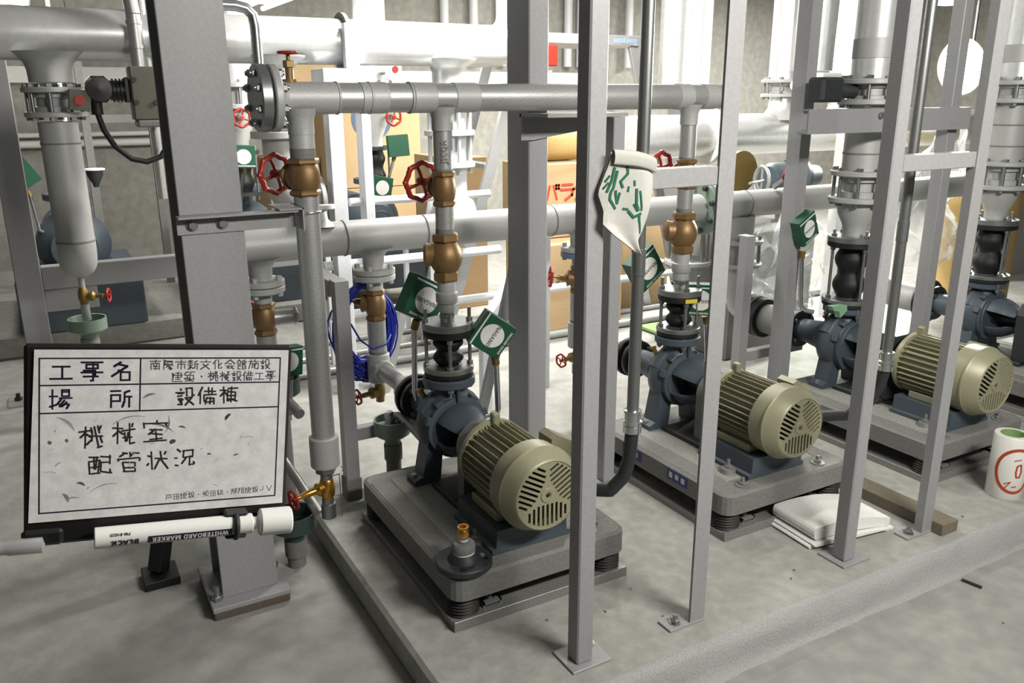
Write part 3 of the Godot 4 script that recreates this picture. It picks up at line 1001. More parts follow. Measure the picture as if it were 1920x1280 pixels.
# rubber expansion joint with tie rods
func rubber_joint(x: float, z: float, y0: float, y1: float, R: float, rb: float, up: float, label: String) -> Node3D:
	var t := thing("rubber_joint", label, "pipe joint", Vector3(x, y0, z), "black rubber joints above the pumps")
	var b := g(t)
	b.ring(Vector3(x, y0, z), Vector3(x, y0 + 0.016, z), rb * 0.6, R * 0.97, 36, 0.003)
	part("rubber_collar", b, M.rubber, t)
	b = g(t)
	b.ring(Vector3(x, y0 + 0.016, z), Vector3(x, y0 + 0.036, z), rb * 0.7, R, 36, 0.003)
	part("lower_flange", b, M.steel, t)
	var h := y1 - y0
	b = g(t)
	b.ring(Vector3(x, y1 - 0.048, z), Vector3(x, y1 - 0.026, z), rb * 0.8, R * 0.98, 36, 0.003)
	part("rubber_collar", b, M.rubber, t)
	b = g(t)
	b.cyl(Vector3(x, y1 - 0.026, z), Vector3(x, y1, z), R, 36, -1, 0.003)
	part("upper_flange", b, M.steel, t)
	b = g(t)
	var pr := []
	var a0 := y0 + 0.036
	var a1 := y1 - 0.048
	for k in 25:
		var u := k / 24.0
		pr.append(Vector2(rb * (0.80 + 0.36 * pow(0.5 - 0.5 * cos(TAU * 2.0 * u), 0.7)), a0 - y0 + (a1 - a0) * u))
	b.lathe(Vector3(x, y0, z), Vector3.UP, pr, 30)
	part("bellows", b, M.rubber, t)
	for k in 4:
		var a := deg_to_rad(20.0 + 90.0 * k)
		var p := Vector3(x + cos(a) * R * 0.86, 0, z + sin(a) * R * 0.86)
		b = g(t)
		b.cyl(p + Vector3(0, y0 - 0.05, 0), p + Vector3(0, y1 + up, 0), 0.0065, 8)
		b.hexa(p + Vector3(0, y0 + 0.036, 0), p + Vector3(0, y0 + 0.048, 0), 0.012)
		b.hexa(p + Vector3(0, y0 - 0.044, 0), p + Vector3(0, y0 - 0.031, 0), 0.012)
		b.hexa(p + Vector3(0, y1, 0), p + Vector3(0, y1 + 0.012, 0), 0.012)
		b.hexa(p + Vector3(0, y1 - 0.062, 0), p + Vector3(0, y1 - 0.048, 0), 0.011)
		part("tie_rod", b, M.steel, t)
	return t

# wafer valve held by long bolts between two flanges
func wafer_valve(x: float, z: float, y0: float, y1: float, R: float, r: float, label: String, group := "") -> Node3D:
	var t := thing("wafer_valve", label, "valve", Vector3(x, y0, z), group)
	var ft := 0.022
	for e in [y0, y1 - ft]:
		var b := g(t)
		b.cyl(Vector3(x, e, z), Vector3(x, e + ft, z), R, 36, -1, 0.003)
		part("flange", b, M.silver, t)
	var b2 := g(t)
	var h := y1 - y0
	b2.lathe(Vector3(x, y0, z), Vector3.UP, [Vector2(r * 1.05, ft), Vector2(r * 1.05, h * 0.34), Vector2(r * 0.85, h * 0.36), Vector2(r * 0.85, h * 0.64), Vector2(r * 1.05, h * 0.66), Vector2(r * 1.05, h - ft)], 28)
	part("wafer_body", b2, M.silver, t)
	for k in 8:
		var a := deg_to_rad(10.0 + 45.0 * k)
		var p := Vector3(x + cos(a) * R * 0.84, 0, z + sin(a) * R * 0.84)
		b2 = g(t)
		b2.cyl(p + Vector3(0, y0 - 0.012, 0), p + Vector3(0, y1 + 0.012, 0), 0.008, 8)
		b2.hexa(p + Vector3(0, y0 - 0.014, 0), p + Vector3(0, y0, 0), 0.014)
		b2.hexa(p + Vector3(0, y1, 0), p + Vector3(0, y1 + 0.014, 0), 0.014)
		part("stud", b2, M.steel, t)
	return t

# carton that wraps a pressure gauge, with its small siphon pipe and cock below
func gauge_box(c: Vector3, turn: float, roll: float, size: float, foot: Array, label: String, full_print := true, disc := true) -> Node3D:
	var t := thing("gauge_box", label, "carton", foot[0], "green gauge cartons")
	var bs := Basis(Vector3.UP, turn) * Basis(Vector3.BACK, roll)
	var d := size * 0.42
	var b := g(t)
	b.box(c, Vector3(size, size, d), 0.0015, bs)
	var box := part("carton", b, M.green, t)
	for s in ([1.0, -1.0] if disc else []):
		var f := Transform3D(bs * Basis(Vector3.UP, 0.0 if s > 0 else PI), c - place(t))
		b = g()
		b.o = Vector3.ZERO
		var n := f.basis.z
		var o := f.origin + f.basis.z * (d * 0.5 + 0.0006)
		# white disc with the maker's name, and a pale stripe under it
		b.cyl(o - n * 0.0006, o + n * 0.0003, size * 0.33, 30)
		part("label_disc", b, M.white, box)
		b = g()
		b.box(o - f.basis.y * size * 0.40, Vector3(size * 0.999, size * 0.045, 0.0012), 0.0, f.basis)
		part("stripe", b, M.white, box)
		if full_print:
			words("NAGANO", size * 0.15, 0.0004, M.grey_ink, box, Transform3D(f.basis, o + n * 0.0006 + f.basis.y * size * 0.03), "maker_name", true)
			words("PRESSURE GAUGE", size * 0.085, 0.0004, M.white, box, Transform3D(f.basis, o + n * 0.0003 + f.basis.y * size * 0.42), "caption", true)
	if foot.size() > 1:
		b = g(t)
		b.tube(foot.slice(0, foot.size()), 0.0105, 10)
		part("siphon_pipe", b, M.chrome, t)
		b = g(t)
		var e: Vector3 = foot[-1]
		b.cyl(e, e + (c - e).normalized() * 0.035, 0.014, 12)
		part("brass_cock", b, M.dull_brass, t)
	return t

func pipe(called: String, label: String, pts: Array, r: float, mt: Material, group := "", seg := 18) -> MeshInstance3D:
	var b := g()
	b.tube(pts, r, seg)
	return solo(called, label, "pipe", pts[0], b, mt, group)

func discharge_pipes() -> void:
	var y := 1.55
	var z := -2.48
	var r := 0.0435
	# header with tees, painted bands and end flange
	var t := thing("discharge_header", "galvanised header pipe with silver painted bands and blank end flange", "pipe", Vector3(0.6, y, z))
	var b := g(t)
	b.cyl(Vector3(0.645, y, z), Vector3(2.33, y, z), r, 32)
	part("pipe", b, M.galv, t)
	for q in [[0.645, 0.80], [0.87, 0.955], [1.035, 1.11], [1.175, 1.26], [2.075, 2.14], [2.20, 2.265]]:
		b = g(t)
		b.ring(Vector3(q[0], y, z), Vector3(q[1], y, z), r - 0.002, r + 0.0022, 32, 0.002)
		part("painted_band", b, M.silver, t)
	for xx in [0.80, 0.90, 1.03]:
		b = g(t)
		b.ring(Vector3(xx - 0.004, y, z), Vector3(xx + 0.004, y, z), r - 0.002, r + 0.0042, 32, 0.002)
		part("weld", b, M.silver, t)
	for q in [[0.69, 0.038], [1.14, 0.034], [2.15, 0.034]]:
		b = g(t)
		b.lathe(Vector3(q[0], y, z), Vector3.DOWN, [Vector2(q[1] + 0.012, 0.028), Vector2(q[1] + 0.004, 0.048), Vector2(q[1], 0.060), Vector2(q[1], 0.10)], 24)
		part("tee_branch", b, M.silver, t)
	b = g(t)
	b.cyl(Vector3(0.565, y, z), Vector3(0.598, y, z), 0.093, 40, -1, 0.004)
	part("blank_flange", b, M.steel, t)
	b = g(t)
	b.cyl(Vector3(0.603, y, z), Vector3(0.627, y, z), 0.093, 40, -1, 0.004)
	b.lathe(Vector3(0.627, y, z), Vector3.RIGHT, [Vector2(0.06, 0), Vector2(0.048, 0.012), Vector2(0.045, 0.03)], 30)
	part("flange", b, M.silver, t)
	b = g(t)
	for k in 8:
		var a := TAU * k / 8 + 0.39
		var p := Vector3(0, y + sin(a) * 0.073, z + cos(a) * 0.073)
		b.hexa(Vector3(0.555, p.y, p.z), Vector3(0.565, p.y, p.z), 0.011)
		b.cyl(Vector3(0.55, p.y, p.z), Vector3(0.645, p.y, p.z), 0.007, 8)
		b.hexa(Vector3(0.627, p.y, p.z), Vector3(0.64, p.y, p.z), 0.012)
	part("flange_bolts", b, M.steel, t, "stuff")
	# small red bleed valve on top of the header
	t = thing("bleed_valve", "small brass valve with flat red wheel on top of header", "valve", Vector3(0.667, y + r, z))
	b = g(t)
	b.cyl(Vector3(0.667, y + 0.042, z), Vector3(0.667, y + 0.052, z), 0.02, 16)
	b.cyl(Vector3(0.667, y + 0.05, z), Vector3(0.667, y + 0.085, z), 0.011, 12)
	part("spout", b, M.bronze, t)
	b = g(t)
	b.hexa(Vector3(0.667, y + 0.083, z), Vector3(0.667, y + 0.103, z), 0.016)
	b.cyl(Vector3(0.667, y + 0.10, z), Vector3(0.667, y + 0.122, z), 0.006, 8)
	part("body", b, M.dull_brass, t)
	handwheel(t, Vector3(0.667, y + 0.124, z), Vector3.UP, 0.026, 5, M.red)
	# drain leg at the left end
	t = thing("drop_pipe", "thick galvanised drop pipe clamped to the column bracket", "pipe", Vector3(0.69, 0.24, z))
	b = g(t); b.cyl(Vector3(0.69, 1.378, z), Vector3(0.69, 1.455, z), 0.0365, 28); part("upper_pipe", b, M.silver, t)
	b = g(t); b.cyl(Vector3(0.69, 1.378, z), Vector3(0.69, 1.41, z), 0.0372, 28); part("thread", b, M.base, t)
	b = g(t); b.cyl(Vector3(0.69, 0.49, z), Vector3(0.69, 1.272, z), 0.0365, 28); part("long_pipe", b, M.galv, t)
	b = g(t); b.ring(Vector3(0.69, 0.40, z), Vector3(0.69, 0.505, z), 0.036, 0.047, 28, 0.004); b.cyl(Vector3(0.69, 0.40, z), Vector3(0.69, 0.41, z), 0.044, 24); part("socket", b, M.silver, t)
	b = g(t); b.hexa(Vector3(0.69, 0.375, z), Vector3(0.69, 0.40, z), 0.034); b.cyl(Vector3(0.69, 0.35, z), Vector3(0.69, 0.376, z), 0.02, 16); part("bush", b, M.steel, t)
	b = g(t); b.tube([Vector3(0.735, 0.395, z + 0.02), Vector3(0.742, 0.385, z + 0.02), Vector3(0.735, 0.37, z + 0.02), Vector3(0.70, 0.372, z + 0.03), Vector3(0.726, 0.372, z + 0.025), Vector3(0.727, 0.22, z + 0.025)], 0.0018, 5); part("wire", b, M.steel, t)
	t = thing("drain_valve", "shiny brass drain valve with red wheel at foot of drop pipe", "valve", Vector3(0.69, 0.24, z))
	b = g(t); b.lathe(Vector3(0.69, 0.285, z), Vector3.UP, [Vector2(0.018, 0), Vector2(0.024, 0.012), Vector2(0.026, 0.035), Vector2(0.022, 0.065), Vector2(0.018, 0.07)], 18); part("body", b, M.brass, t)
	b = g(t); b.lathe(Vector3(0.685, 0.325, z), Vector3(-1, -0.06, 0.25), [Vector2(0.02, 0), Vector2(0.022, 0.03), Vector2(0.012, 0.04), Vector2(0.010, 0.085), Vector2(0.006, 0.09), Vector2(0.006, 0.11)], 14); part("bonnet", b, M.brass, t)
	handwheel(t, Vector3(0.685, 0.325, z) + Vector3(-1, -0.06, 0.25).normalized() * 0.118, Vector3(-1, -0.06, 0.25), 0.03, 6, M.red)
	b = g(t); b.cyl(Vector3(0.69, 0.262, z), Vector3(0.69, 0.286, z), 0.02, 16); b.cyl(Vector3(0.69, 0.215, z), Vector3(0.69, 0.265, z), 0.024, 16); part("outlet", b, M.steel, t)
	gate_valve(0.69, z, 1.272, 1.382, 0.037, Vector3(-0.42, 0.02, -0.9), 0.055, "bronze gate valve with red wheel on the left drop pipe", "bronze gate valves under the header")
	# risers of pumps 1 and 2
	for i in 2:
		var x := 1.14 + 1.01 * i
		gate_valve(x, z, 1.213, 1.325, 0.031, Vector3(-0.16, 0.10, -1.0), 0.060, ["bronze gate valve with red wheel above the pump by blue coil", "bronze gate valve behind the crossbar above the pump by towel frame"][i], "bronze gate valves under the header")
		check_valve(x, z, 0.967, 1.125, 0.031, Vector3(-0.8, 0.0, -0.35), ["round bronze check valve above the pump by blue coil", "round bronze check valve above the pump by towel frame"][i])
		rubber_joint(x, z, 0.639, 0.828, 0.086, 0.045, 0.045, ["black rubber joint with tie rods on the pump by the blue coil", "black rubber joint with yellow tag on the pump by the towel frame"][i])
		t = thing("riser_pipe", ["galvanised riser stamped with raised letters above the pump by blue coil", "galvanised riser crossing the towel frame's crossbar"][i], "pipe", Vector3(x, 0.83, z))
		b = g(t); b.cyl(Vector3(x, 1.325, z), Vector3(x, 1.455, z), 0.0305, 24); part("upper_pipe", b, M.galv, t)
		if i == 0:
			# raised mill stamp, running up the pipe on the camera side
			var nn := Vector3(-0.30, 0, 0.954)
			words("JICQA", 0.026, 0.003, M.base, t, Transform3D(Basis(Vector3.UP, nn, Vector3.UP.cross(nn)) * Basis(Vector3(1, 0, 0), -PI / 2), Vector3(x, 1.385, z) + nn * 0.0305 - place(t)), "mill_stamp", true)
		b = g(t); b.cyl(Vector3(x, 1.125, z), Vector3(x, 1.213, z), 0.0305, 24); part("middle_pipe", b, M.galv, t)
		b = g(t); b.ring(Vector3(x, 1.125, z), Vector3(x, 1.140, z), 0.02, 0.0312, 24); b.ring(Vector3(x, 1.325, z), Vector3(x, 1.331, z), 0.02, 0.0312, 24); part("thread", b, M.base, t)
		b = g(t)
		b.lathe(Vector3(x, 0.828, z), Vector3.UP, [Vector2(0.024, 0), Vector2(0.024, 0.032), Vector2(0.030, 0.034), Vector2(0.030, 0.06), Vector2(0.034, 0.064), Vector2(0.037, 0.068), Vector2(0.037, 0.098), Vector2(0.031, 0.103), Vector2(0.031, 0.139)], 24)
		part("reducing_nipple", b, M.silver, t)
		b = g(t); b.hexa(Vector3(x, 0.842, z), Vector3(x, 0.858, z), 0.029); part("union_nut", b, M.steel, t)
	# yellow tag on the second joint
	b = g()
	b.box(Vector3(2.135, 0.792, -2.3935), Vector3(0.05, 0.016, 0.002), 0.0, Basis(Vector3.UP, -0.25))
	solo("tag", "yellow tag stuck on the black joint collar", "tag", Vector3(2.135, 0.784, -2.3935), b, M.yellow)
	gauge_box(Vector3(1.279, 0.775, -2.43), -0.30, PI * 1.5 - 0.62, 0.125, [Vector3(1.26, 0.465, -2.47), Vector3(1.30, 0.468, -2.46), Vector3(1.315, 0.475, -2.455), Vector3(1.316, 0.49, -2.452), Vector3(1.303, 0.66, -2.44)], "green gauge carton tilted over, over the pump by the blue coil")
	gauge_box(Vector3(1.125, 0.868, -2.66), 0.20, PI - 0.52, 0.145, [Vector3(1.10, 0.49, -2.68), Vector3(1.09, 0.53, -2.67), Vector3(1.095, 0.76, -2.665)], "green gauge carton behind the riser by the blue coil")
	gauge_box(Vector3(2.245, 0.775, -2.46), -0.80, PI + 0.02, 0.125, [Vector3(2.27, 0.47, -2.47), Vector3(2.30, 0.47, -2.47), Vector3(2.31, 0.49, -2.47), Vector3(2.285, 0.67, -2.465)], "green gauge carton hanging beside the joint with yellow tag")
	gauge_box(Vector3(2.10, 0.885, -2.65), 0.1, PI + 0.60, 0.14, [Vector3(2.10, 0.56, -2.70), Vector3(2.085, 0.60, -2.68), Vector3(2.075, 0.77, -2.66)], "green gauge carton behind the steel conduit")
	# big risers of pumps 3 and 4
	for i in 2:
		var x: float = [3.14, 4.182][i]
		var zz := -2.48
		rubber_joint(x, zz, 0.639, 0.955, 0.112, 0.062, 0.03, ["tall black rubber joint under the silver reducer, plastic beside", "tall black rubber joint before the far grey panel"][i])
		t = thing("reducer", ["silver cone reducer beside the crumpled clear plastic", "silver cone reducer of the far riser by the panel"][i], "pipe fitting", Vector3(x, 0.955, zz), "silver reducers")
		b = g(t)
		b.lathe(Vector3(x, 0.955, zz), Vector3.UP, [Vector2(0.052, 0), Vector2(0.052, 0.03), Vector2(0.060, 0.055), Vector2(0.080, 0.095), Vector2(0.086, 0.125), Vector2(0.086, 0.15)], 30)
		part("cone", b, M.silver, t)
		wafer_valve(x, zz, 1.104, 1.24, 0.128, 0.084, ["silver wafer valve with long studs below the channel beam", "silver wafer valve low on the far riser"][i], "silver wafer valves")
		t = thing("riser_pipe", ["thick silver riser crossing behind the channel beam", "thick silver riser on the far right"][i], "pipe", Vector3(x, 1.24, zz))
		b = g(t); b.cyl(Vector3(x, 1.24, zz), Vector3(x, 1.515, zz), 0.084, 32); part("pipe", b, M.silver, t)
		for yy in [1.31, 1.41]:
			b = g(t); b.ring(Vector3(x, yy, zz), Vector3(x, yy + 0.006, zz), 0.08, 0.0865, 32); part("weld", b, M.base, t)
		wafer_valve(x, zz, 1.515, 1.62, 0.128, 0.084, ["silver wafer valve with motor box above the channel beam", "silver wafer valve high on the far riser"][i], "silver wafer valves")
		t = thing("riser_pipe", ["shiny clad riser rising out of the upper wafer valve", "shiny clad riser at the far right edge"][i], "pipe", Vector3(x, 1.62, zz))
		b = g(t); b.cyl(Vector3(x, 1.62, zz), Vector3(x, 3.4, zz), 0.086, 32); part("pipe", b, M.clad, t)
		b = g(t); b.ring(Vector3(x, 1.70, zz), Vector3(x, 1.78, zz), 0.08, 0.0885, 32, 0.002); part("joint_band", b, M.silver, t)
	b = g()
	b.bb(Vector3(2.84, 1.525, -2.56), Vector3(2.97, 1.625, -2.47), 0.012)
	b.cyl(Vector3(2.97, 1.57, -2.51), Vector3(3.05, 1.57, -2.49), 0.03, 16)
	solo("valve_actuator", "dark motor box on the side of the upper wafer valve", "actuator", Vector3(2.90, 1.525, -2.51), b, M.pump_dark)
	pipe("clad_pipe", "shiny clad pipe standing behind the upper wafer valve", [Vector3(3.15, 1.66, -2.82), Vector3(3.15, 3.4, -2.82)], 0.095, M.clad, "tall clad pipes", 28)
	# third pump's gauge carton
	gauge_box(Vector3(2.955, 0.985, -2.60), 0.15, PI + 0.45, 0.12, [Vector3(3.02, 0.60, -2.56), Vector3(2.985, 0.61, -2.58), Vector3(2.965, 0.63, -2.59), Vector3(2.955, 0.85, -2.60)], "green gauge carton beside the crumpled clear plastic")
	b = g()
	b.prism(Vector3(2.96, 0.665, -2.44), Vector3(1, 0, 0), Vector3(0, 1, 0), PackedVector2Array([Vector2(0, 0), Vector2(0.11, -0.005), Vector2(0.10, -0.03), Vector2(0.06, -0.06), Vector2(0.05, -0.03), Vector2(0.012, -0.02)]), Vector3(0, 0, 0.03))
	solo("plastic_rag", "pale green plastic scrap hanging on the pump by the clear plastic", "plastic sheet", Vector3(3.0, 0.62, -2.43), b, M.pale_green)
	# steel conduits with flexible hoses to the motors
	conduit(1.345, -1.72, 0.70, [Vector3(1.345, 0.66, -1.72), Vector3(1.342, 0.58, -1.722), Vector3(1.330, 0.52, -1.73), Vector3(1.300, 0.475, -1.75), Vector3(1.265, 0.465, -1.80), Vector3(1.245, 0.485, -1.88), Vector3(1.245, 0.51, -1.94)], "shiny steel conduit with black hose hanging beside towel")
	conduit(2.45, -1.75, 0.69, [Vector3(2.45, 0.65, -1.75), Vector3(2.445, 0.59, -1.76), Vector3(2.425, 0.52, -1.78), Vector3(2.39, 0.465, -1.83), Vector3(2.33, 0.44, -1.92), Vector3(2.27, 0.455, -1.98), Vector3(2.25, 0.49, -1.99)], "shiny steel conduit with black hose beside the dark post")

func conduit(x: float, z: float, y0: float, hose: Array, label: String) -> void:
	var t := thing("conduit", label, "conduit", Vector3(x, y0 - 0.05, z), "steel conduits feeding the motors")
	var b := g(t)
	b.cyl(Vector3(x, y0, z), Vector3(x, 3.4, z), 0.0165, 20)
	part("tube", b, M.steel, t)
	b = g(t)
	b.ring(Vector3(x, y0 + 0.40, z), Vector3(x, y0 + 0.47, z), 0.015, 0.0185, 20, 0.001)
	part("coupler", b, M.steel, t)
	b = g(t)
	b.lathe(Vector3(x, y0 - 0.045, z), Vector3.UP, [Vector2(0.018, 0), Vector2(0.026, 0.002), Vector2(0.026, 0.02), Vector2(0.024, 0.022), Vector2(0.026, 0.024), Vector2(0.026, 0.034), Vector2(0.022, 0.037), Vector2(0.022, 0.058), Vector2(0.025, 0.060), Vector2(0.025, 0.066), Vector2(0.016, 0.068)], 22)
	part("connector", b, M.chrome, t)
	b = g(t)
	var c := Curve3D.new()
	for k in hose.size():
		var p: Vector3 = hose[k]
		var d: Vector3 = (hose[min(k + 1, hose.size() - 1)] - hose[max(k - 1, 0)]) / 6.0
		c.add_point(p, -d, d)
	var pts := []
	for k in 40: pts.append(c.sample_baked(c.get_baked_length() * k / 39.0))
	b.tube(pts, 0.0195, 14)
	part("hose", b, M.hose, t)

# small screwed drain valve pointing sideways, with red wheel
func small_valve(at: Vector3, dir: Vector3, label: String, mt: Material) -> void:
	var t := thing("drain_valve", label, "valve", at, "small red wheeled drain valves")
	var b := g(t)
	b.lathe(at, Vector3.DOWN, [Vector2(0.014, -0.02), Vector2(0.022, 0), Vector2(0.024, 0.03), Vector2(0.018, 0.055), Vector2(0.018, 0.07), Vector2(0, 0.07)], 16)
	part("body", b, mt, t)
	b = g(t)
	dir = dir.normalized()
	var c := at + Vector3(0, -0.025, 0)
	b.lathe(c, dir, [Vector2(0.018, 0), Vector2(0.02, 0.03), Vector2(0.024, 0.032), Vector2(0.024, 0.045), Vector2(0.011, 0.055), Vector2(0.011, 0.085), Vector2(0.005, 0.09), Vector2(0.005, 0.11)], 14)
	part("bonnet", b, mt, t)
	handwheel(t, c + dir * 0.112, dir, 0.03, 6, M.red)

func suction_drop(x: float, z: float, label: String, wheel: Vector3, blue_ring: bool) -> void:
	var y := 1.02
	# flange pair under the header tee
	var t := thing("flange_joint", "silver flange pair " + label, "flange", Vector3(x, 0.83, z), "flange pairs under the suction header")
	var b := g(t)
	b.cyl(Vector3(x, 0.868, z), Vector3(x, 0.89, z), 0.086, 36, -1, 0.003)
	part("upper_flange", b, M.silver, t)
	b = g(t)
	b.cyl(Vector3(x, 0.842, z), Vector3(x, 0.865, z), 0.086, 36, -1, 0.003)
	part("lower_flange", b, M.paint_ring if blue_ring else M.silver, t)
	bolts(t, Vector3(x, 0.842, z), Vector3.UP, 0.068, 4, 0.012, -0.016, 0.064, M.silver, 0.6)
	# bronze valve and pipe down to a tee
	gate_valve(x, z, 0.672, 0.80, 0.034, wheel, 0.045, "bronze gate valve " + label, "bronze gate valves on the suction drops")
	t = thing("suction_drop", "galvanised suction drop pipe " + label, "pipe", Vector3(x, 0.40, z), "suction drop pipes")
	b = g(t)
	b.cyl(Vector3(x, 0.80, z), Vector3(x, 0.842, z), 0.034, 20)
	part("nipple", b, M.silver, t)
	b = g(t)
	b.cyl(Vector3(x, 0.53, z), Vector3(x, 0.672, z), 0.038, 24)
	part("pipe", b, M.galv, t)
	b = g(t)
	b.ring(Vector3(x, 0.53, z), Vector3(x, 0.54, z), 0.03, 0.0385, 24)
	part("thread", b, M.base, t)
	b = g(t)
	b.cyl(Vector3(x, 0.405, z), Vector3(x, 0.53, z), 0.047, 26, -1, 0.005)
	b.cyl(Vector3(x, 0.465, z), Vector3(x, 0.465, z + 0.075), 0.045, 24, -1, 0.004)
	part("tee", b, M.silver, t)

func suction_pipes() -> void:
	var y := 1.02
	var z := -3.18
	var r := 0.068
	var t := thing("suction_header", "thick grey welded suction header running behind the pumps", "pipe", Vector3(0.69, y, z))
	var b := g(t)
	b.cyl(Vector3(0.60, y, z), Vector3(5.5, y, z), r, 36)
	part("pipe", b, M.silver, t)
	for xx in [1.02, 1.36, 1.98, 2.30, 0.85, 3.15, 3.45]:
		b = g(t)
		b.ring(Vector3(xx - 0.004, y, z), Vector3(xx + 0.004, y, z), r - 0.003, r + 0.003, 36, 0.002)
		part("weld", b, M.base, t)
	for xx in [0.69, 1.14, 2.14]:
		b = g(t)
		b.lathe(Vector3(xx, y, z), Vector3.DOWN, [Vector2(0.085, 0.045), Vector2(0.065, 0.058), Vector2(0.052, 0.07), Vector2(0.044, 0.085), Vector2(0.042, 0.13)], 28)
		part("tee_branch", b, M.silver, t)
	for xx in [1.05]:
		b = g(t)
		b.lathe(Vector3(xx - 0.13, y, z), Vector3(0, 1, -0.1), [Vector2(0.075, 0.05), Vector2(0.055, 0.068), Vector2(0.045, 0.08), Vector2(0.043, 0.115)], 26)
		b.cyl(Vector3(xx - 0.13, y + 0.115, z - 0.01), Vector3(xx - 0.13, y + 0.135, z - 0.012), 0.078, 30, -1, 0.003)
		part("upper_branch", b, M.silver, t)
	b = g(t)
	b.lathe(Vector3(0.60, y, z), Vector3.LEFT, [Vector2(r, 0), Vector2(r * 0.9, 0.02), Vector2(r * 0.6, 0.035), Vector2(0, 0.042)], 30)
	part("end_cap", b, M.silver, t)
	t = thing("flange_joint", "large grey-green flange pair in the suction header", "flange", Vector3(2.90, y - 0.14, z))
	b = g(t); b.cyl(Vector3(2.845, y, z), Vector3(2.875, y, z), 0.135, 40, -1, 0.004); part("left_flange", b, M.funnel, t)
	b = g(t); b.cyl(Vector3(2.88, y, z), Vector3(2.91, y, z), 0.135, 40, -1, 0.004); part("right_flange", b, M.silver, t)
	bolts(t, Vector3(2.845, y, z), Vector3.RIGHT, 0.112, 8, 0.013, -0.02, 0.09, M.pump_dark, 0.3)
	suction_drop(1.14, z, "beside the blue cable coil", Vector3(-0.75, 0.1, -0.6), false)
	suction_drop(2.14, z, "seen past the towel post, in front of cartons", Vector3(-0.85, 0.1, -0.4), true)
	suction_drop(0.69, z, "beside the big grey column", Vector3(-0.3, 0.0, -0.9), false)
	for i in 2:
		var x := 1.14 + 1.0 * i
		var xp := 1.14 + 1.01 * i
		t = thing("suction_pipe", ["short pale suction pipe into the coil-side pump's black flange", "short suction pipe into the towel-side pump's black flange"][i], "pipe", Vector3(x, 0.465, z))
		b = g(t); b.cyl(Vector3(x, 0.465, z + 0.07), Vector3(xp, 0.465, -2.83), 0.033, 24); part("pipe", b, M.silver, t)
		b = g(t); b.lathe(Vector3(xp, 0.465, -2.90), Vector3(0, 0, 1), [Vector2(0.033, 0), Vector2(0.05, 0.02), Vector2(0.056, 0.03), Vector2(0.056, 0.06), Vector2(0.046, 0.07)], 26); part("socket", b, M.silver, t)
		b = g(t); b.cyl(Vector3(xp, 0.465, -2.79), Vector3(xp, 0.465, -2.765), 0.086, 34, -1, 0.004); b.cyl(Vector3(xp, 0.465, -2.83), Vector3(xp, 0.465, -2.79), 0.05, 24); part("black_flange", b, M.black, t)
		small_valve(Vector3(x, 0.385, z), Vector3(-1, 0, 0.25), ["brass drain valve with red wheel under the tee by the blue coil", "brass drain valve with red wheel under the tee behind the towel post"][i], M.dull_brass)
	b = g()
	b.tube([Vector3(2.14, 0.32, z), Vector3(2.14, 0.28, z), Vector3(2.145, 0.262, z + 0.01), Vector3(2.17, 0.252, z + 0.02)], 0.026, 14)
	solo("pipe_elbow", "small galvanised elbow below the drain valve behind towel post", "pipe fitting", Vector3(2.14, 0.25, z), b, M.galv)
	b = g()
	b.tube([Vector3(0.715, 0.735, z), Vector3(0.80, 0.733, z)], 0.03, 16)
	b.hexa(Vector3(0.80, 0.733, z), Vector3(0.815, 0.733, z), 0.036)
	solo("pipe_stub", "short galvanised stub out of the valve by the column", "pipe fitting", Vector3(0.72, 0.70, z), b, M.galv)
	# large suction of pump 3: bent pipe with a strap, black flange on pump 4's
	t = thing("suction_pipe", "thick suction pipe with shiny strap beside the crumpled clear plastic", "pipe", Vector3(3.14, 0.465, -2.75))
	b = g(t); b.cyl(Vector3(3.14, 0.465, -2.76), Vector3(3.14, 0.465, -3.02), 0.075, 28); part("pipe", b, M.base, t)
	b = g(t); b.ring(Vector3(3.14, 0.465, -3.0), Vector3(3.14, 0.465, -2.95), 0.07, 0.10, 30, 0.003); part("strap", b, M.rubber, t)
	b = g(t); b.ring(Vector3(3.14, 0.465, -3.06), Vector3(3.14, 0.465, -3.0), 0.07, 0.107, 30, 0.003); part("flange", b, M.steel, t)
	b = g(t); b.tube([Vector3(3.14, 0.465, -3.02), Vector3(3.14, 0.47, -3.08), Vector3(3.14, 0.50, -3.14), Vector3(3.14, 0.56, -3.17), Vector3(3.14, 0.64, -3.18), Vector3(3.14, 0.96, -3.18)], 0.07, 24); part("bend", b, M.silver, t)
	t = thing("suction_pipe", "stub with big black bolted flange before the tan tank", "pipe", Vector3(4.18, 0.465, -2.75))
	b = g(t); b.cyl(Vector3(4.182, 0.465, -2.765), Vector3(4.182, 0.465, -2.80), 0.12, 32, -1, 0.004); part("black_flange", b, M.black, t)
	bolts(t, Vector3(4.182, 0.465, -2.80), Vector3(0, 0, -1), 0.092, 6, 0.013, 0.0, 0.015, M.silver)
	b = g(t); b.tube([Vector3(4.182, 0.465, -2.79), Vector3(4.182, 0.465, -2.98), Vector3(4.182, 0.49, -3.10), Vector3(4.182, 0.56, -3.17), Vector3(4.182, 0.96, -3.18)], 0.075, 24); part("bend", b, M.silver, t)
	t = thing("wafer_valve", "flanged silver valve under the suction header beyond the post", "valve", Vector3(3.14, 0.80, -3.18))
	b = g(t); b.cyl(Vector3(3.14, 0.70, -3.18), Vector3(3.14, 0.72, -3.18), 0.12, 32, -1, 0.003); part("flange", b, M.silver, t)
	b = g(t); b.cyl(Vector3(3.14, 0.82, -3.18), Vector3(3.14, 0.84, -3.18), 0.12, 32, -1, 0.003); part("flange", b, M.silver, t)
	bolts(t, Vector3(3.14, 0.69, -3.18), Vector3.UP, 0.10, 8, 0.009, 0.0, 0.17, M.steel)
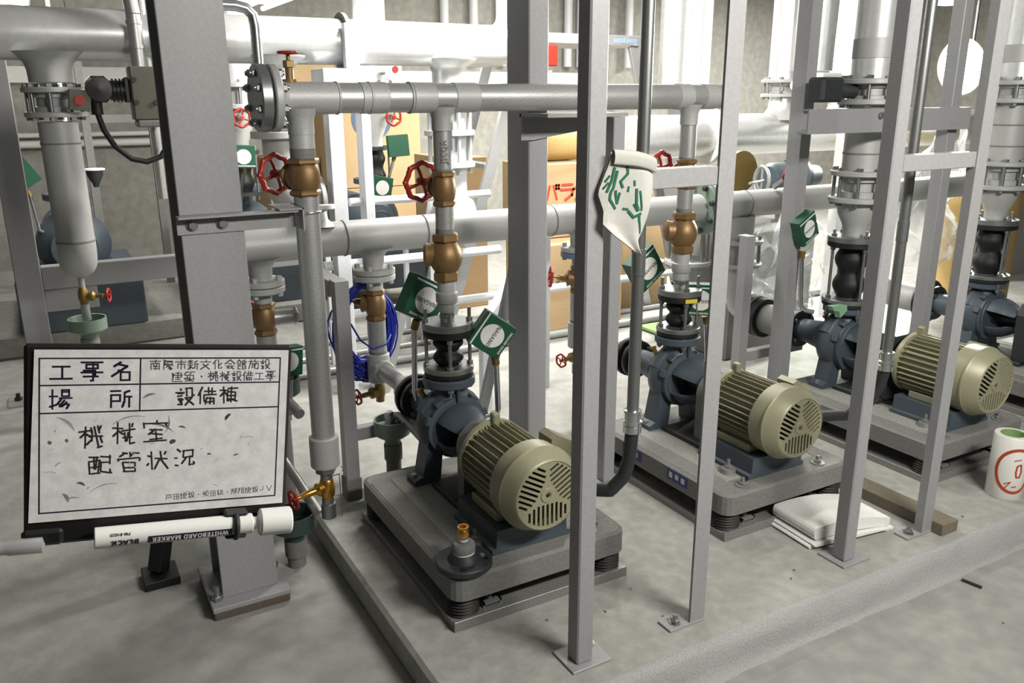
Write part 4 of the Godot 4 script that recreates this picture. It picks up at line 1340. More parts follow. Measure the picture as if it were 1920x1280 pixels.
	# blue cable coil hung over the valve
	t = thing("cable_coil", "coil of bright blue cable hung over the suction valve", "cable", Vector3(1.14, 0.42, z + 0.03))
	var rng := RandomNumberGenerator.new()
	rng.seed = 5
	for k in 46:
		var w := 0.108 + rng.randf_range(-0.025, 0.03)
		var h := 0.178 + rng.randf_range(-0.022, 0.028)
		var dz := rng.randf_range(-0.018, 0.03)
		var dx := rng.randf_range(-0.012, 0.012)
		var pts := []
		for q in 26:
			var a := TAU * q / 26.0
			var squeeze := 1.0 - 0.35 * pow(max(0.0, sin(a)), 3)
			pts.append(Vector3(1.098 + dx + cos(a) * w * squeeze, 0.815 - h + sin(a) * h + 0.01 * sin(a * 3 + k), z - 0.045 + dz * 0.8 + 0.012 * cos(a * 2 + k)))
		b = g(t)
		b.tube(pts, 0.0040, 6, true)
		part("loop", b, M.cable, t)
	b = g(t)
	b.tube([Vector3(1.04, 0.66, z - 0.03), Vector3(1.06, 0.60, z + 0.02), Vector3(1.10, 0.565, z + 0.05), Vector3(1.16, 0.575, z + 0.05), Vector3(1.20, 0.60, z + 0.0)], 0.004, 6)
	part("loose_end", b, M.cable, t)
	# drain funnels on the slab
	drain_funnel(Vector3(1.03, 0.1, -2.76), 0.30, 0.068, M.funnel, "grey-green drain funnel with chrome elbow behind the coil-side pump base")
	t = thing("drain_pipe", "thin galvanised drain pipe running into the grey-green funnel", "pipe", Vector3(1.07, 0.39, -2.72))
	b = g(t)
	b.tube([Vector3(1.025, 0.36, -2.765), Vector3(1.03, 0.41, -2.76), Vector3(1.05, 0.415, -2.75), Vector3(1.06, 0.405, -2.735), Vector3(1.075, 0.38, -2.66), Vector3(1.10, 0.33, -2.50)], 0.013, 12)
	part("pipe", b, M.galv, t)
	b = g(t)
	b.lathe(Vector3(1.024, 0.37, -2.765), Vector3.UP, [Vector2(0.018, 0), Vector2(0.02, 0.02), Vector2(0.02, 0.045), Vector2(0.012, 0.058), Vector2(0, 0.06)], 16)
	part("elbow", b, M.chrome, t)

func drain_funnel(at: Vector3, y1: float, r: float, mt: Material, label: String) -> void:
	# open cup on a stand pipe
	var t := thing("drain_funnel", label, "funnel", at, "drain funnels")
	var b := g(t)
	b.lathe(at, Vector3.UP, [Vector2(r - 0.006, y1), Vector2(r, y1 + 0.001), Vector2(r, y1 - 0.055), Vector2(r * 0.75, y1 - 0.068), Vector2(r * 0.45, y1 - 0.072), Vector2(r * 0.43, y1 - 0.11), Vector2(r * 0.40, y1 - 0.11), Vector2(r * 0.40, y1 - 0.07), Vector2(r - 0.006, y1 - 0.05), Vector2(r - 0.006, y1)], 30)
	part("cup", b, mt, t)
	b = g(t)
	b.cyl(at, at + Vector3(0, y1 - 0.10, 0), r * 0.42, 20)
	b.cyl(at + Vector3(0, y1 - 0.16, 0), at + Vector3(0, y1 - 0.10, 0), r * 0.5, 20)
	part("stand_pipe", b, M.base, t)

func left_side() -> void:
	# H-section column on a rusty grouted plate
	var t := thing("steel_column", "big grey H-section column on a rusty grouted plate", "column", Vector3(0.41, 0, -2.53))
	var b := g(t)
	b.bb(Vector3(0.325, 0.045, -2.452), Vector3(0.495, 3.4, -2.44), 0.0015)
	part("front_flange", b, M.post, t)
	b = g(t)
	b.bb(Vector3(0.325, 0.045, -2.62), Vector3(0.495, 3.4, -2.608), 0.0015)
	part("back_flange", b, M.post, t)
	b = g(t)
	b.bb(Vector3(0.405, 0.045, -2.608), Vector3(0.414, 3.4, -2.452))
	part("web", b, M.post, t)
	b = g(t)
	b.bb(Vector3(0.285, 0.028, -2.67), Vector3(0.525, 0.045, -2.39), 0.002)
	part("base_plate", b, M.post, t)
	b = g(t)
	b.bb(Vector3(0.288, 0.0, -2.665), Vector3(0.522, 0.028, -2.393), 0.004)
	part("grout", b, M.grout, t)
	for p in [Vector2(0.308, -2.44), Vector2(0.508, -2.55)]:
		b = g(t)
		b.hexa(Vector3(p.x, 0.045, p.y), Vector3(p.x, 0.062, p.y), 0.017)
		b.cyl(Vector3(p.x, 0.06, p.y), Vector3(p.x, 0.092, p.y), 0.009, 10)
		part("anchor_bolt", b, M.steel, t)
	# angle bracket bolted on the column, holding the drop pipe
	t = thing("angle_bracket", "grey angle bracket bolted across the column, clamping the drop pipe", "bracket", Vector3(0.48, 1.19, -2.43))
	b = g(t)
	b.bb(Vector3(0.315, 1.190, -2.440), Vector3(0.640, 1.243, -2.434))
	b.bb(Vector3(0.315, 1.237, -2.440), Vector3(0.640, 1.243, -2.39), 0.0005)
	part("angle", b, M.post, t)
	b = g(t)
	b.bb(Vector3(0.585, 1.244, -2.52), Vector3(0.655, 1.249, -2.385), 0.0005)
	b.bb(Vector3(0.650, 1.185, -2.52), Vector3(0.656, 1.249, -2.385), 0.0005)
	part("clamp_arm", b, M.post, t)
	for xx in [0.355, 0.435]:
		b = g(t)
		b.hexa(Vector3(xx, 1.215, -2.434), Vector3(xx, 1.215, -2.422), 0.012)
		b.cyl(Vector3(xx, 1.215, -2.434), Vector3(xx, 1.215, -2.430), 0.016, 14)
		part("bolt", b, M.steel, t)
	b = g(t)
	b.tube([Vector3(0.65, 1.225, -2.435)] + arc(Vector3(0.69, 1.225, -2.48), Vector3(1, 0, 0), Vector3(0, 0, 1), 0.0395, 130, -130, 14) + [Vector3(0.65, 1.225, -2.52)], 0.004, 8)
	part("u_bolt", b, M.chrome, t)
	# dark brace foot behind the column
	t = thing("floor_brace", "black slanting floor brace beside the column foot", "brace", Vector3(0.19, 0, -2.78))
	b = g(t)
	b.bar(Vector3(0.17, 0.03, -2.74), Vector3(0.33, 0.62, -2.90), 0.05, 0.05)
	part("leg", b, M.black, t)
	b = g(t)
	b.bb(Vector3(0.12, 0, -2.79), Vector3(0.23, 0.03, -2.67), 0.003)
	part("shoe", b, M.black, t)
	# support frame further back: leg and crossbar
	t = thing("support_frame", "grey welded frame before the dark back-row pump", "frame", Vector3(-0.1, 0, -4.9))
	b = g(t)
	b.bb(Vector3(-0.17, 0.008, -4.94), Vector3(-0.05, 2.9, -4.86), 0.004)
	part("leg", b, M.post, t)
	b = g(t)
	b.bb(Vector3(-0.05, 0.60, -4.95), Vector3(1.3, 0.72, -4.87), 0.004)
	part("crossbar", b, M.post, t)
	b = g(t)
	b.bb(Vector3(-0.05, 0.48, -4.93), Vector3(0.20, 0.60, -4.88), 0.003)
	part("gusset", b, M.post, t)
	b = g(t)
	b.bb(Vector3(-0.30, 0, -5.02), Vector3(-0.02, 0.008, -4.85), 0.002)
	part("base_plate", b, M.post, t)
	b = g(t)
	b.cyl(Vector3(-0.25, 0.008, -4.95), Vector3(-0.25, 0.045, -4.95), 0.011, 10)
	b.hexa(Vector3(-0.25, 0.008, -4.95), Vector3(-0.25, 0.024, -4.95), 0.02)
	part("anchor_bolt", b, M.pump_dark, t)
	# drop from the thick header with motorised valve
	var x := 0.115
	var z := -4.28
	t = thing("drop_pipe", "thick grey drop pipe ending in an elbow before the dark pump", "pipe", Vector3(x, 0.76, z))
	b = g(t)
	b.lathe(Vector3(x, 1.82, z), Vector3.DOWN, [Vector2(0.15, 0.075), Vector2(0.115, 0.10), Vector2(0.098, 0.12), Vector2(0.09, 0.15), Vector2(0.088, 0.20)], 30)
	part("saddle", b, M.silver, t)
	b = g(t)
	b.cyl(Vector3(x, 0.93, z), Vector3(x, 1.455, z), 0.080, 30)
	part("pipe", b, M.silver, t)
	b = g(t)
	b.tube([Vector3(x, 0.94, z)] + arc(Vector3(x, 0.93, z - 0.11), Vector3(0, 0, 1), Vector3(0, -1, 0), 0.11, 0, 90, 10) + [Vector3(x, 0.82, z - 0.3)], 0.0815, 28)
	part("elbow", b, M.silver, t)
	b = g(t)
	b.ring(Vector3(x, 0.925, z), Vector3(x, 0.932, z), 0.075, 0.083, 30)
	b.ring(Vector3(x, 1.36, z), Vector3(x, 1.366, z), 0.075, 0.083, 30)
	part("weld", b, M.base, t)
	wafer_valve(x, z, 1.475, 1.60, 0.125, 0.083, "silver wafer valve on the left drop pipe, red dot beside", "silver wafer valves")
	t = thing("indicator_box", "small grey box with red dot on the left drop pipe", "box", Vector3(0.21, 1.49, -4.16))
	b = g(t); b.box(Vector3(0.205, 1.545, -4.12), Vector3(0.085, 0.085, 0.05), 0.003, Basis(Vector3.BACK, -0.12)); part("body", b, M.actuator, t)
	b = g(t); b.cyl(Vector3(0.205, 1.545, -4.096), Vector3(0.205, 1.545, -4.09), 0.021, 18); part("red_dot", b, M.red, t)
	t = thing("valve_actuator", "black electric actuator with grey-green box and looping cable", "actuator", Vector3(0.36, 1.5, -4.15))
	b = g(t)
	b.bb(Vector3(0.24, 1.535, -4.20), Vector3(0.33, 1.645, -4.10), 0.02)
	b.lathe(Vector3(0.285, 1.59, -4.11), Vector3(0, 0, 1), [Vector2(0.055, 0), Vector2(0.05, 0.02), Vector2(0, 0.025)], 22)
	b.cyl(Vector3(0.33, 1.585, -4.15), Vector3(0.42, 1.585, -4.15), 0.042, 18)
	b.bb(Vector3(0.385, 1.535, -4.19), Vector3(0.405, 1.64, -4.10), 0.004)
	for k in 4: b.ring(Vector3(0.34 + 0.015 * k, 1.585, -4.15), Vector3(0.346 + 0.015 * k, 1.585, -4.15), 0.03, 0.050, 16)
	part("motor_head", b, M.black, t)
	b = g(t); b.cyl(Vector3(0.27, 1.485, -4.15), Vector3(0.27, 1.54, -4.15), 0.024, 16); part("cable_gland", b, M.rubber, t)
	b = g(t); b.bb(Vector3(0.41, 1.46, -4.21), Vector3(0.52, 1.685, -4.09), 0.006); part("control_box", b, M.actuator, t)
	for p in [Vector3(0.425, 1.63, -4.09), Vector3(0.425, 1.535, -4.09), Vector3(0.505, 1.535, -4.09)]:
		b = g(t); b.cyl(p, p + Vector3(0, 0, 0.008), 0.011, 12); part("screw", b, M.black, t)
	b = g(t); b.bb(Vector3(0.42, 1.43, -4.22), Vector3(0.53, 1.46, -4.08), 0.006); part("box_base", b, M.base, t)
	b = g(t)
	b.tube([Vector3(0.27, 1.49, -4.15), Vector3(0.285, 1.42, -4.14), Vector3(0.32, 1.35, -4.13), Vector3(0.38, 1.295, -4.12), Vector3(0.44, 1.28, -4.12), Vector3(0.50, 1.30, -4.12), Vector3(0.545, 1.36, -4.12), Vector3(0.56, 1.45, -4.12), Vector3(0.55, 1.56, -4.12), Vector3(0.54, 1.63, -4.12), Vector3(0.55, 1.9, -4.12), Vector3(0.55, 2.4, -4.12)], 0.0125, 12)
	part("cable", b, M.rubber, t)
	b = g(t); b.cyl(Vector3(0.50, 1.615, -4.12), Vector3(0.56, 1.615, -4.12), 0.022, 14); part("cable_clip", b, M.rubber, t)
	b = g(t); b.cyl(Vector3(0.46, 1.685, -4.15), Vector3(0.46, 1.90, -4.15), 0.030, 18); b.ring(Vector3(0.46, 1.76, -4.15), Vector3(0.46, 1.775, -4.15), 0.02, 0.034, 18); b.ring(Vector3(0.46, 1.86, -4.15), Vector3(0.46, 1.875, -4.15), 0.02, 0.034, 18); b.cyl(Vector3(0.46, 1.90, -4.15), Vector3(0.42, 2.4, -4.2), 0.03, 18); part("riser_conduit", b, M.galv, t)
	pipe("thin_pipe", "thin galvanised pipe beside the actuator cable", [Vector3(0.505, 1.10, -4.25), Vector3(0.505, 3.4, -4.25)], 0.02, M.galv)
	b = g(); b.lathe(Vector3(0.585, 1.765, -4.15), Vector3(0, 0, 1), [Vector2(0, -0.03), Vector2(0.03, -0.03), Vector2(0.034, 0), Vector2(0.022, 0.02), Vector2(0, 0.022)], 16)
	solo("brass_fitting", "small brass fitting beside the big column", "fitting", Vector3(0.585, 1.735, -4.15), b, M.dull_brass)
	small_valve(Vector3(0.115, 0.675, -4.37), Vector3(1, 0.02, 0.35), "small brass drain valve with red wheel under the left elbow", M.dull_brass)
	pipe("thin_pipe", "thin drain nipple under the left elbow", [Vector3(0.115, 0.74, -4.37), Vector3(0.115, 0.69, -4.37)], 0.014, M.galv)
	pipe("thin_pipe", "thin drain spout hanging into the pale funnel", [Vector3(0.115, 0.615, -4.37), Vector3(0.115, 0.535, -4.37)], 0.02, M.galv)
	drain_funnel(Vector3(0.115, 0, -4.37), 0.545, 0.085, M.funnel, "pale drain funnel under the left elbow")
	# dark pump of the back row behind the drop pipe
	back_pump(Vector3(0.15, 0.655, -6.0), 1.38, "dark pump behind the thick grey drop pipe")
	gauge_box(Vector3(-0.087, 1.11, -5.95), 0.1, 0.55, 0.165, [Vector3(0.0, 0.75, -5.95), Vector3(-0.03, 0.77, -5.95), Vector3(-0.05, 0.98, -5.95)], "dark green gauge carton tilted beside the left drop pipe", false, false)
	b = g()
	b.lathe(Vector3(0.32, 1.02, -5.9), Vector3.UP, [Vector2(0.015, 0), Vector2(0.02, 0.02), Vector2(0.045, 0.07), Vector2(0.05, 0.105), Vector2(0.045, 0.105)], 20)
	solo("vent_funnel", "small dark vent funnel on the back-row pump", "funnel", Vector3(0.32, 1.02, -5.9), b, M.pump_dark)
	b = g()
	b.cyl(Vector3(0.32, 1.125, -5.9), Vector3(0.32, 1.134, -5.9), 0.062, 22)
	solo("funnel_lid", "white lid on the small dark vent funnel", "lid", Vector3(0.32, 1.125, -5.9), b, M.white)
	# slim goalpost frame in front of the concrete wall
	t = thing("support_frame", "slim dark goalpost frame before the stained concrete wall", "frame", Vector3(0.6, 0, -7.0))
	for xx in [0.34, 0.79]:
		b = g(t); b.bb(Vector3(xx, 0.15, -7.04), Vector3(xx + 0.055, 2.6 if xx < 0.5 else 1.45, -6.98), 0.002); part("leg", b, M.base, t)
	b = g(t); b.bb(Vector3(0.395, 1.38, -7.04), Vector3(0.79, 1.44, -6.98), 0.002); part("crossbar", b, M.base, t)
	pipe("thin_pipe", "thin bent pipe leaving the slim goalpost frame", [Vector3(0.76, 1.4, -6.1), Vector3(0.77, 0.98, -6.1), Vector3(0.79, 0.90, -6.1), Vector3(0.85, 0.83, -6.1), Vector3(0.98, 0.79, -6.1), Vector3(1.4, 0.78, -6.1)], 0.022, M.galv)
	pipe("thin_pipe", "thin white vertical pipe before the concrete wall", [Vector3(0.20, 1.2, -5.9), Vector3(0.20, 2.6, -5.9)], 0.012, M.white)
	# wall lines
	t = thing("cable_tray", "white cable tray running along the stained back wall", "cable tray", Vector3(1.0, 1.70, -8.5))
	b = g(t); b.bb(Vector3(-6, 1.69, -8.998), Vector3(6.0, 1.83, -8.82), 0.004); part("tray", b, M.white, t)
	pipe("wall_pipe", "upper white pipe along the stained back wall", [Vector3(-6.0, 1.235, -8.92), Vector3(1.9, 1.235, -8.92)], 0.022, M.white, "white pipes along the back wall", 10)
	pipe("wall_pipe", "lower white pipe along the stained back wall", [Vector3(-6.0, 1.155, -8.90), Vector3(1.9, 1.155, -8.90)], 0.032, M.white, "white pipes along the back wall", 10)
	# low slab of the back row
	b = g()
	b.bb(Vector3(-5.9, 0.0, -8.2), Vector3(1.70, 0.15, -5.82), 0.015)
	structure("trim_2", b, M.plinth)
	# funnels and drain pipes between sign and drop pipe
	drain_funnel(Vector3(0.645, 0, -2.85), 0.60, 0.075, M.dark_funnel, "dark green drain funnel half hidden by the site sign")
	drain_funnel(Vector3(0.60, 0, -2.60), 0.20, 0.075, M.dark_funnel, "dark drain funnel under the shiny brass drain valve")
	pipe("drain_pipe", "upper slanting grey drain pipe beside the drop pipe", [Vector3(0.56, 0.66, -2.98), Vector3(0.645, 0.55, -2.72), Vector3(0.66, 0.53, -2.64)], 0.018, M.galv, "slanting drain pipes")
	pipe("drain_pipe", "lower slanting grey drain pipe beside the drop pipe", [Vector3(0.50, 0.56, -3.0), Vector3(0.63, 0.30, -2.62), Vector3(0.665, 0.215, -2.52)], 0.017, M.galv, "slanting drain pipes")
	gauge_box(Vector3(0.645, 0.705, -2.70), 0.3, PI - 0.1, 0.10, [Vector3(0.65, 0.50, -2.74), Vector3(0.65, 0.64, -2.70)], "teal gauge carton peeking out behind the site sign", false)

# pump of the back row, seen end-on: flanged casing on feet
func back_pump(c: Vector3, k: float, label: String) -> void:
	var t := thing("back_pump", label, "pump", Vector3(c.x, 0.15, c.z), "dark pumps of the back row")
	var b := g(t)
	b.lathe(c + Vector3(0, 0, 0.12 * k), Vector3(0, 0, -1), [Vector2(0.06 * k, -0.02), Vector2(0.075 * k, 0), Vector2(0.12 * k, 0.05 * k), Vector2(0.155 * k, 0.10 * k), Vector2(0.16 * k, 0.14 * k), Vector2(0.14 * k, 0.19 * k), Vector2(0.10 * k, 0.22 * k), Vector2(0.08 * k, 0.40 * k), Vector2(0, 0.40 * k)], 34)
	part("casing", b, M.pump, t)
	b = g(t)
	b.cyl(c + Vector3(0, 0, 0.10 * k), c + Vector3(0, 0, 0.13 * k), 0.10 * k, 30, -1, 0.004)
	part("suction_flange", b, M.pump, t)
	b = g(t)
	b.cyl(c + Vector3(0, 0.10 * k, 0), c + Vector3(0, 0.24 * k, 0), 0.05 * k, 22)
	b.cyl(c + Vector3(0, 0.21 * k, 0), c + Vector3(0, 0.24 * k, 0), 0.10 * k, 30, -1, 0.004)
	part("outlet", b, M.pump, t)
	var y0 := c.y - 0.17
	for s in [-1.0, 1.0]:
		b = g(t)
		b.prism(Vector3(c.x, y0, c.z - 0.05), Vector3(1, 0, 0), Vector3(0, 1, 0), PackedVector2Array([Vector2(s * 0.07 * k, 0), Vector2(s * 0.17 * k, 0), Vector2(s * 0.13 * k, c.y - y0 - 0.03 * k), Vector2(s * 0.08 * k, c.y - y0 - 0.05 * k)]), Vector3(0, 0, 0.09))
		part("foot", b, M.pump, t)
	b = g(t)
	b.bb(Vector3(c.x - 0.26 * k, 0.15, c.z - 0.55 * k), Vector3(c.x + 0.26 * k, y0, c.z + 0.16 * k), 0.006)
	part("base", b, M.pump, t)
	b = g(t)
	b.lathe(c + Vector3(0, 0, -0.28 * k), Vector3(0, 0, -1), [Vector2(0, 0), Vector2(0.12 * k, 0), Vector2(0.125 * k, 0.02), Vector2(0.125 * k, 0.3 * k), Vector2(0, 0.31 * k)], 28)
	part("motor_shell", b, M.pump, t)

# one stack above a back-row pump: joint, cone, wafer valve with indicator, pipe
func back_stack(x: float, z: float, y0: float, label: String, top: float) -> void:
	var t := thing("pipe_stack", label, "pipe", Vector3(x, y0, z), "pipe stacks above the back row pumps")
	var b := g(t)
	b.cyl(Vector3(x, y0, z), Vector3(x, y0 + 0.02, z), 0.12, 26)
	part("joint_flange", b, M.pump_dark, t)
	b = g(t)
	b.cyl(Vector3(x, y0 + 0.27, z), Vector3(x, y0 + 0.295, z), 0.12, 26)
	part("joint_flange", b, M.pump_dark, t)
	b = g(t)
	var pr := []
	for k in 17: pr.append(Vector2(0.06 * (0.92 + 0.3 * (0.5 - 0.5 * cos(TAU * 2.0 * k / 16.0))), 0.02 + 0.25 * k / 16.0))
	b.lathe(Vector3(x, y0, z), Vector3.UP, pr, 20)
	part("bellows", b, M.rubber, t)
	for k in 3:
		var a := 0.6 + TAU * k / 3
		b = g(t); b.cyl(Vector3(x + cos(a) * 0.1, y0 - 0.03, z + sin(a) * 0.1), Vector3(x + cos(a) * 0.1, y0 + 0.33, z + sin(a) * 0.1), 0.008, 6); part("tie_rod", b, M.steel, t)
	b = g(t)
	b.lathe(Vector3(x, y0 + 0.295, z), Vector3.UP, [Vector2(0.06, 0), Vector2(0.06, 0.06), Vector2(0.12, 0.22), Vector2(0.125, 0.27)], 24)
	part("cone", b, M.silver, t)
	for yy in [0.565, 0.70]:
		b = g(t)
		b.cyl(Vector3(x, y0 + yy, z), Vector3(x, y0 + yy + 0.03, z), 0.165, 28, -1, 0.003)
		part("valve_flange", b, M.silver, t)
	b = g(t); b.cyl(Vector3(x, y0 + 0.59, z), Vector3(x, y0 + 0.70, z), 0.11, 24); part("valve_body", b, M.silver, t)
	bolts(t, Vector3(x, y0 + 0.55, z), Vector3.UP, 0.145, 8, 0.011, 0.0, 0.20, M.steel)
	b = g(t); b.cyl(Vector3(x, y0 + 0.73, z), Vector3(x, top, z), 0.115, 26); part("pipe", b, M.clad, t)

func carton(a: Vector3, b2: Vector3, label: String, mt: Material) -> Node3D:
	var t := thing("cardboard_box", label, "box", Vector3((a.x + b2.x) * 0.5, a.y, (a.z + b2.z) * 0.5), "cardboard boxes in the back")
	var b := g(t)
	b.bb(a, b2, 0.004)
	part("carton", b, mt, t)
	b = g(t)
	b.bb(Vector3(a.x + 0.02, b2.y - 0.001, (a.z + b2.z) * 0.5 - 0.03), Vector3(b2.x - 0.02, b2.y + 0.002, (a.z + b2.z) * 0.5 + 0.03))
	part("packing_tape", b, M.tan_roll, t)
	return t

func strokes_on(t: Node, origin: Vector3, ex: Vector3, ey: Vector3, lines: Array, w: float, mt: Material, called := "lettering") -> void:
	# flat lettering made of thick strokes; ex, ey span one character cell
	var b := g(t)
	var n := ex.cross(ey).normalized()
	for ln in lines:
		for k in ln.size() - 1:
			var p: Vector3 = origin + ex * ln[k].x + ey * ln[k].y
			var q: Vector3 = origin + ex * ln[k + 1].x + ey * ln[k + 1].y
			var d := (q - p).normalized()
			b.box((p + q) * 0.5, Vector3((q - p).length() + w, w, 0.003), 0.0, Basis(d, n.cross(d), n))
	part(called, b, mt, t)

func back_row() -> void:
	var y := 1.82
	var z := -4.3
	var r := 0.110
	var t := thing("main_header", "thick shiny silver main header pipe high behind everything", "pipe", Vector3(1.0, y, z))
	var b := g(t)
	b.cyl(Vector3(-2.9, y, z), Vector3(2.28, y, z), r, 44)
	part("pipe", b, M.clad, t)
	b = g(t)
	b.tube([Vector3(2.27, y, z)] + arc(Vector3(2.28, y + 0.16, z), Vector3(0, -1, 0), Vector3(1, 0, 0), 0.16, 0, 90, 10) + [Vector3(2.44, 3.4, z)], r, 40)
	part("elbow", b, M.clad, t)
	for xx in [1.09, 2.02]:
		b = g(t)
		b.lathe(Vector3(xx, y, z), Vector3.DOWN, [Vector2(0.155, 0.07), Vector2(0.150, 0.082), Vector2(0.10, 0.112), Vector2(0.088, 0.14), Vector2(0.086, 0.30)], 32)
		part("branch", b, M.clad, t)
	# strap and stand below it
	t = thing("pipe_stand", "white pedestal with dark strap under the main header", "stand", Vector3(1.40, 0, z), "stands under the main header")
	b = g(t)
	b.lathe(Vector3(1.425, y, z), Vector3.RIGHT, [Vector2(r, 0), Vector2(r + 0.03, 0), Vector2(r + 0.03, 0.02), Vector2(r, 0.02)], 44)
	part("strap", b, M.base, t)
	b = g(t); b.bb(Vector3(1.40, 1.69, z + 0.108), Vector3(1.47, 1.90, z + 0.15), 0.002); part("upright", b, M.white_post, t)
	b = g(t); b.bb(Vector3(1.28, 1.60, z - 0.05), Vector3(1.53, 1.69, z + 0.15), 0.003); part("cross_arm", b, M.white_post, t)
	for q in [[1.30, 1.375], [1.47, 1.52]]:
		b = g(t); b.bb(Vector3(q[0], 0.0, z + 0.04), Vector3(q[1], 1.60, z + 0.13), 0.003); part("leg", b, M.white_post, t)
	# valves below the two branches
	t = thing("flanged_valve", "white flanged valve under the thick branch behind the stamped riser", "valve", Vector3(2.02, 1.2, z))
	for yy in [1.50, 1.35, 1.18]:
		b = g(t)
		b.cyl(Vector3(2.02, yy, z), Vector3(2.02, yy + 0.03, z), 0.14, 32, -1, 0.003)
		part("flange", b, M.silver, t)
	b = g(t); b.cyl(Vector3(2.02, 1.05, z), Vector3(2.02, 1.52, z), 0.09, 28); part("body", b, M.white_post, t)
	b = g(t); b.lathe(Vector3(2.02, 1.05, z), Vector3.DOWN, [Vector2(0.09, 0), Vector2(0.13, 0.05), Vector2(0.15, 0.15), Vector2(0.12, 0.25), Vector2(0, 0.27)], 28); part("bulb", b, M.white_post, t)
	bolts(t, Vector3(2.02, 1.17, z), Vector3.UP, 0.118, 8, 0.012, -0.02, 0.40, M.silver)
	t = thing("flanged_valve", "silver flanged strainer under the branch beside the column", "valve", Vector3(1.09, 1.1, z))
	for yy in [1.42, 1.36]:
		b = g(t)
		b.cyl(Vector3(1.09, yy, z), Vector3(1.09, yy + 0.035, z), 0.145, 34, -1, 0.004)
		part("flange", b, M.silver, t)
	b = g(t); b.cyl(Vector3(1.09, 1.15, z), Vector3(1.09, 1.58, z), 0.092, 30); part("body", b, M.silver, t)
	b = g(t); b.tube([Vector3(1.09, 1.17, z)] + arc(Vector3(1.20, 1.15, z), Vector3(-1, 0, 0), Vector3(0, -1, 0), 0.11, 0, 90, 8) + [Vector3(1.25, 1.04, z)], 0.092, 28); part("elbow", b, M.silver, t)
	b = g(t); b.cyl(Vector3(1.25, 1.05, z), Vector3(1.275, 1.05, z), 0.12, 30, -1, 0.003); part("end_flange", b, M.silver, t)
	# small loop pipes near the column top
	pipe("thin_pipe", "thin silver pipe bending down in front of main header", [Vector3(0.62, 1.935, -3.9), Vector3(0.84, 1.93, -3.9), Vector3(0.885, 1.92, -3.9), Vector3(0.91, 1.895, -3.9), Vector3(0.917, 1.85, -3.9), Vector3(0.917, 1.50, -3.9)], 0.024, M.chrome)
	pipe("thin_pipe", "slim silver pipe rising beside the big column", [Vector3(0.60, 1.80, -3.3), Vector3(0.64, 1.80, -3.3), Vector3(0.652, 1.79, -3.3), Vector3(0.655, 1.76, -3.3), Vector3(0.655, 1.0, -3.3)], 0.010, M.chrome)
	# stacks and pumps of the back row
	back_stack(2.17, -5.9, 0.92, "pipe stack with red dot box above the centre back pump", 3.4)
	back_pump(Vector3(2.20, 0.66, -6.1), 1.3, "dark pump behind the red wheel of the stamped riser")
	back_stack(1.22, -5.9, 0.92, "pipe stack seen between column and left drop pipe", 3.4)
	back_pump(Vector3(1.25, 0.66, -6.1), 1.3, "dark pump seen low between column and drop pipe")
	t = thing("indicator_box", "small white box with red dot beside the centre stack", "box", Vector3(2.30, 1.66, -5.6))
	b = g(t); b.bb(Vector3(2.17, 1.67, -5.63), Vector3(2.27, 1.78, -5.57), 0.004); part("body", b, M.white, t)
	b = g(t); b.cyl(Vector3(2.21, 1.72, -5.80), Vector3(2.21, 1.72, -5.62), 0.015, 10); part("arm", b, M.steel, t)
	b = g(t); b.cyl(Vector3(2.22, 1.735, -5.57), Vector3(2.22, 1.735, -5.56), 0.022, 18); part("red_dot", b, M.red, t)
	for q in [[Vector3(1.20, 1.43, -5.68), "dark red wheel on the back stack beside the column"], [Vector3(2.24, 1.42, -5.68), "dark red wheel on the centre back stack"]]:
		t = thing("bleed_valve", q[1], "valve", q[0], "dark red wheels in the back row")
		handwheel(t, q[0], Vector3(0.1, 0, 1), 0.055, 6, M.red)
		b = g(t); b.cyl(q[0] + Vector3(0, 0, -0.12), q[0], 0.02, 10); part("stem", b, M.steel, t)
	gauge_box(Vector3(2.23, 1.23, -5.6), -0.15, 0.06, 0.145, [Vector3(2.19, 0.80, -6.0), Vector3(2.19, 0.95, -5.74), Vector3(2.20, 1.13, -5.62)], "plain green gauge carton hung by the centre back stack", false, false)
	gauge_box(Vector3(2.05, 0.96, -5.5), 0.1, -0.2, 0.15, [Vector3(2.10, 0.70, -6.0), Vector3(2.06, 0.80, -5.7), Vector3(2.05, 0.86, -5.52)], "green gauge carton tilted low beside white pedestal", false)
	gauge_box(Vector3(1.15, 1.20, -5.5), -0.1, -0.05, 0.14, [Vector3(1.2, 0.75, -6.0), Vector3(1.16, 0.98, -5.7), Vector3(1.15, 1.10, -5.52)], "green gauge carton with round label behind the column edge", false)
	# cartons in the left back
	t = carton(Vector3(2.25, 0.0, -7.6), Vector3(2.95, 0.80, -7.0), "lower tan carton with red print behind white pedestal", M.carton)
	b = g(t); b.bb(Vector3(2.36, 0.50, -6.999), Vector3(2.60, 0.70, -6.996)); part("red_print", b, M.print_red, t)
	t = carton(Vector3(2.22, 0.805, -7.6), Vector3(3.0, 1.60, -7.0), "upper tan carton with blue round print behind white pedestal", M.carton)
	b = g(t); b.cyl(Vector3(2.56, 1.38, -7.0), Vector3(2.56, 1.38, -6.996), 0.18, 30); part("blue_print", b, M.print_blue, t)
	t = carton(Vector3(1.75, 0.0, -8.0), Vector3(2.20, 1.05, -7.4), "plain tan carton farther left in the back", M.carton)
	carton(Vector3(1.85, 1.055, -8.0), Vector3(2.45, 1.95, -7.61), "plain tan carton stacked high behind the pedestal", M.carton)
	# cartons right of centre
	t = carton(Vector3(2.95, 0.60, -5.4), Vector3(3.42, 1.11, -4.95), "tan carton with red katakana print below tan roll", M.carton)
	var ex := Vector3(0.105, 0, 0)
	var ey := Vector3(0, 0.11, 0)
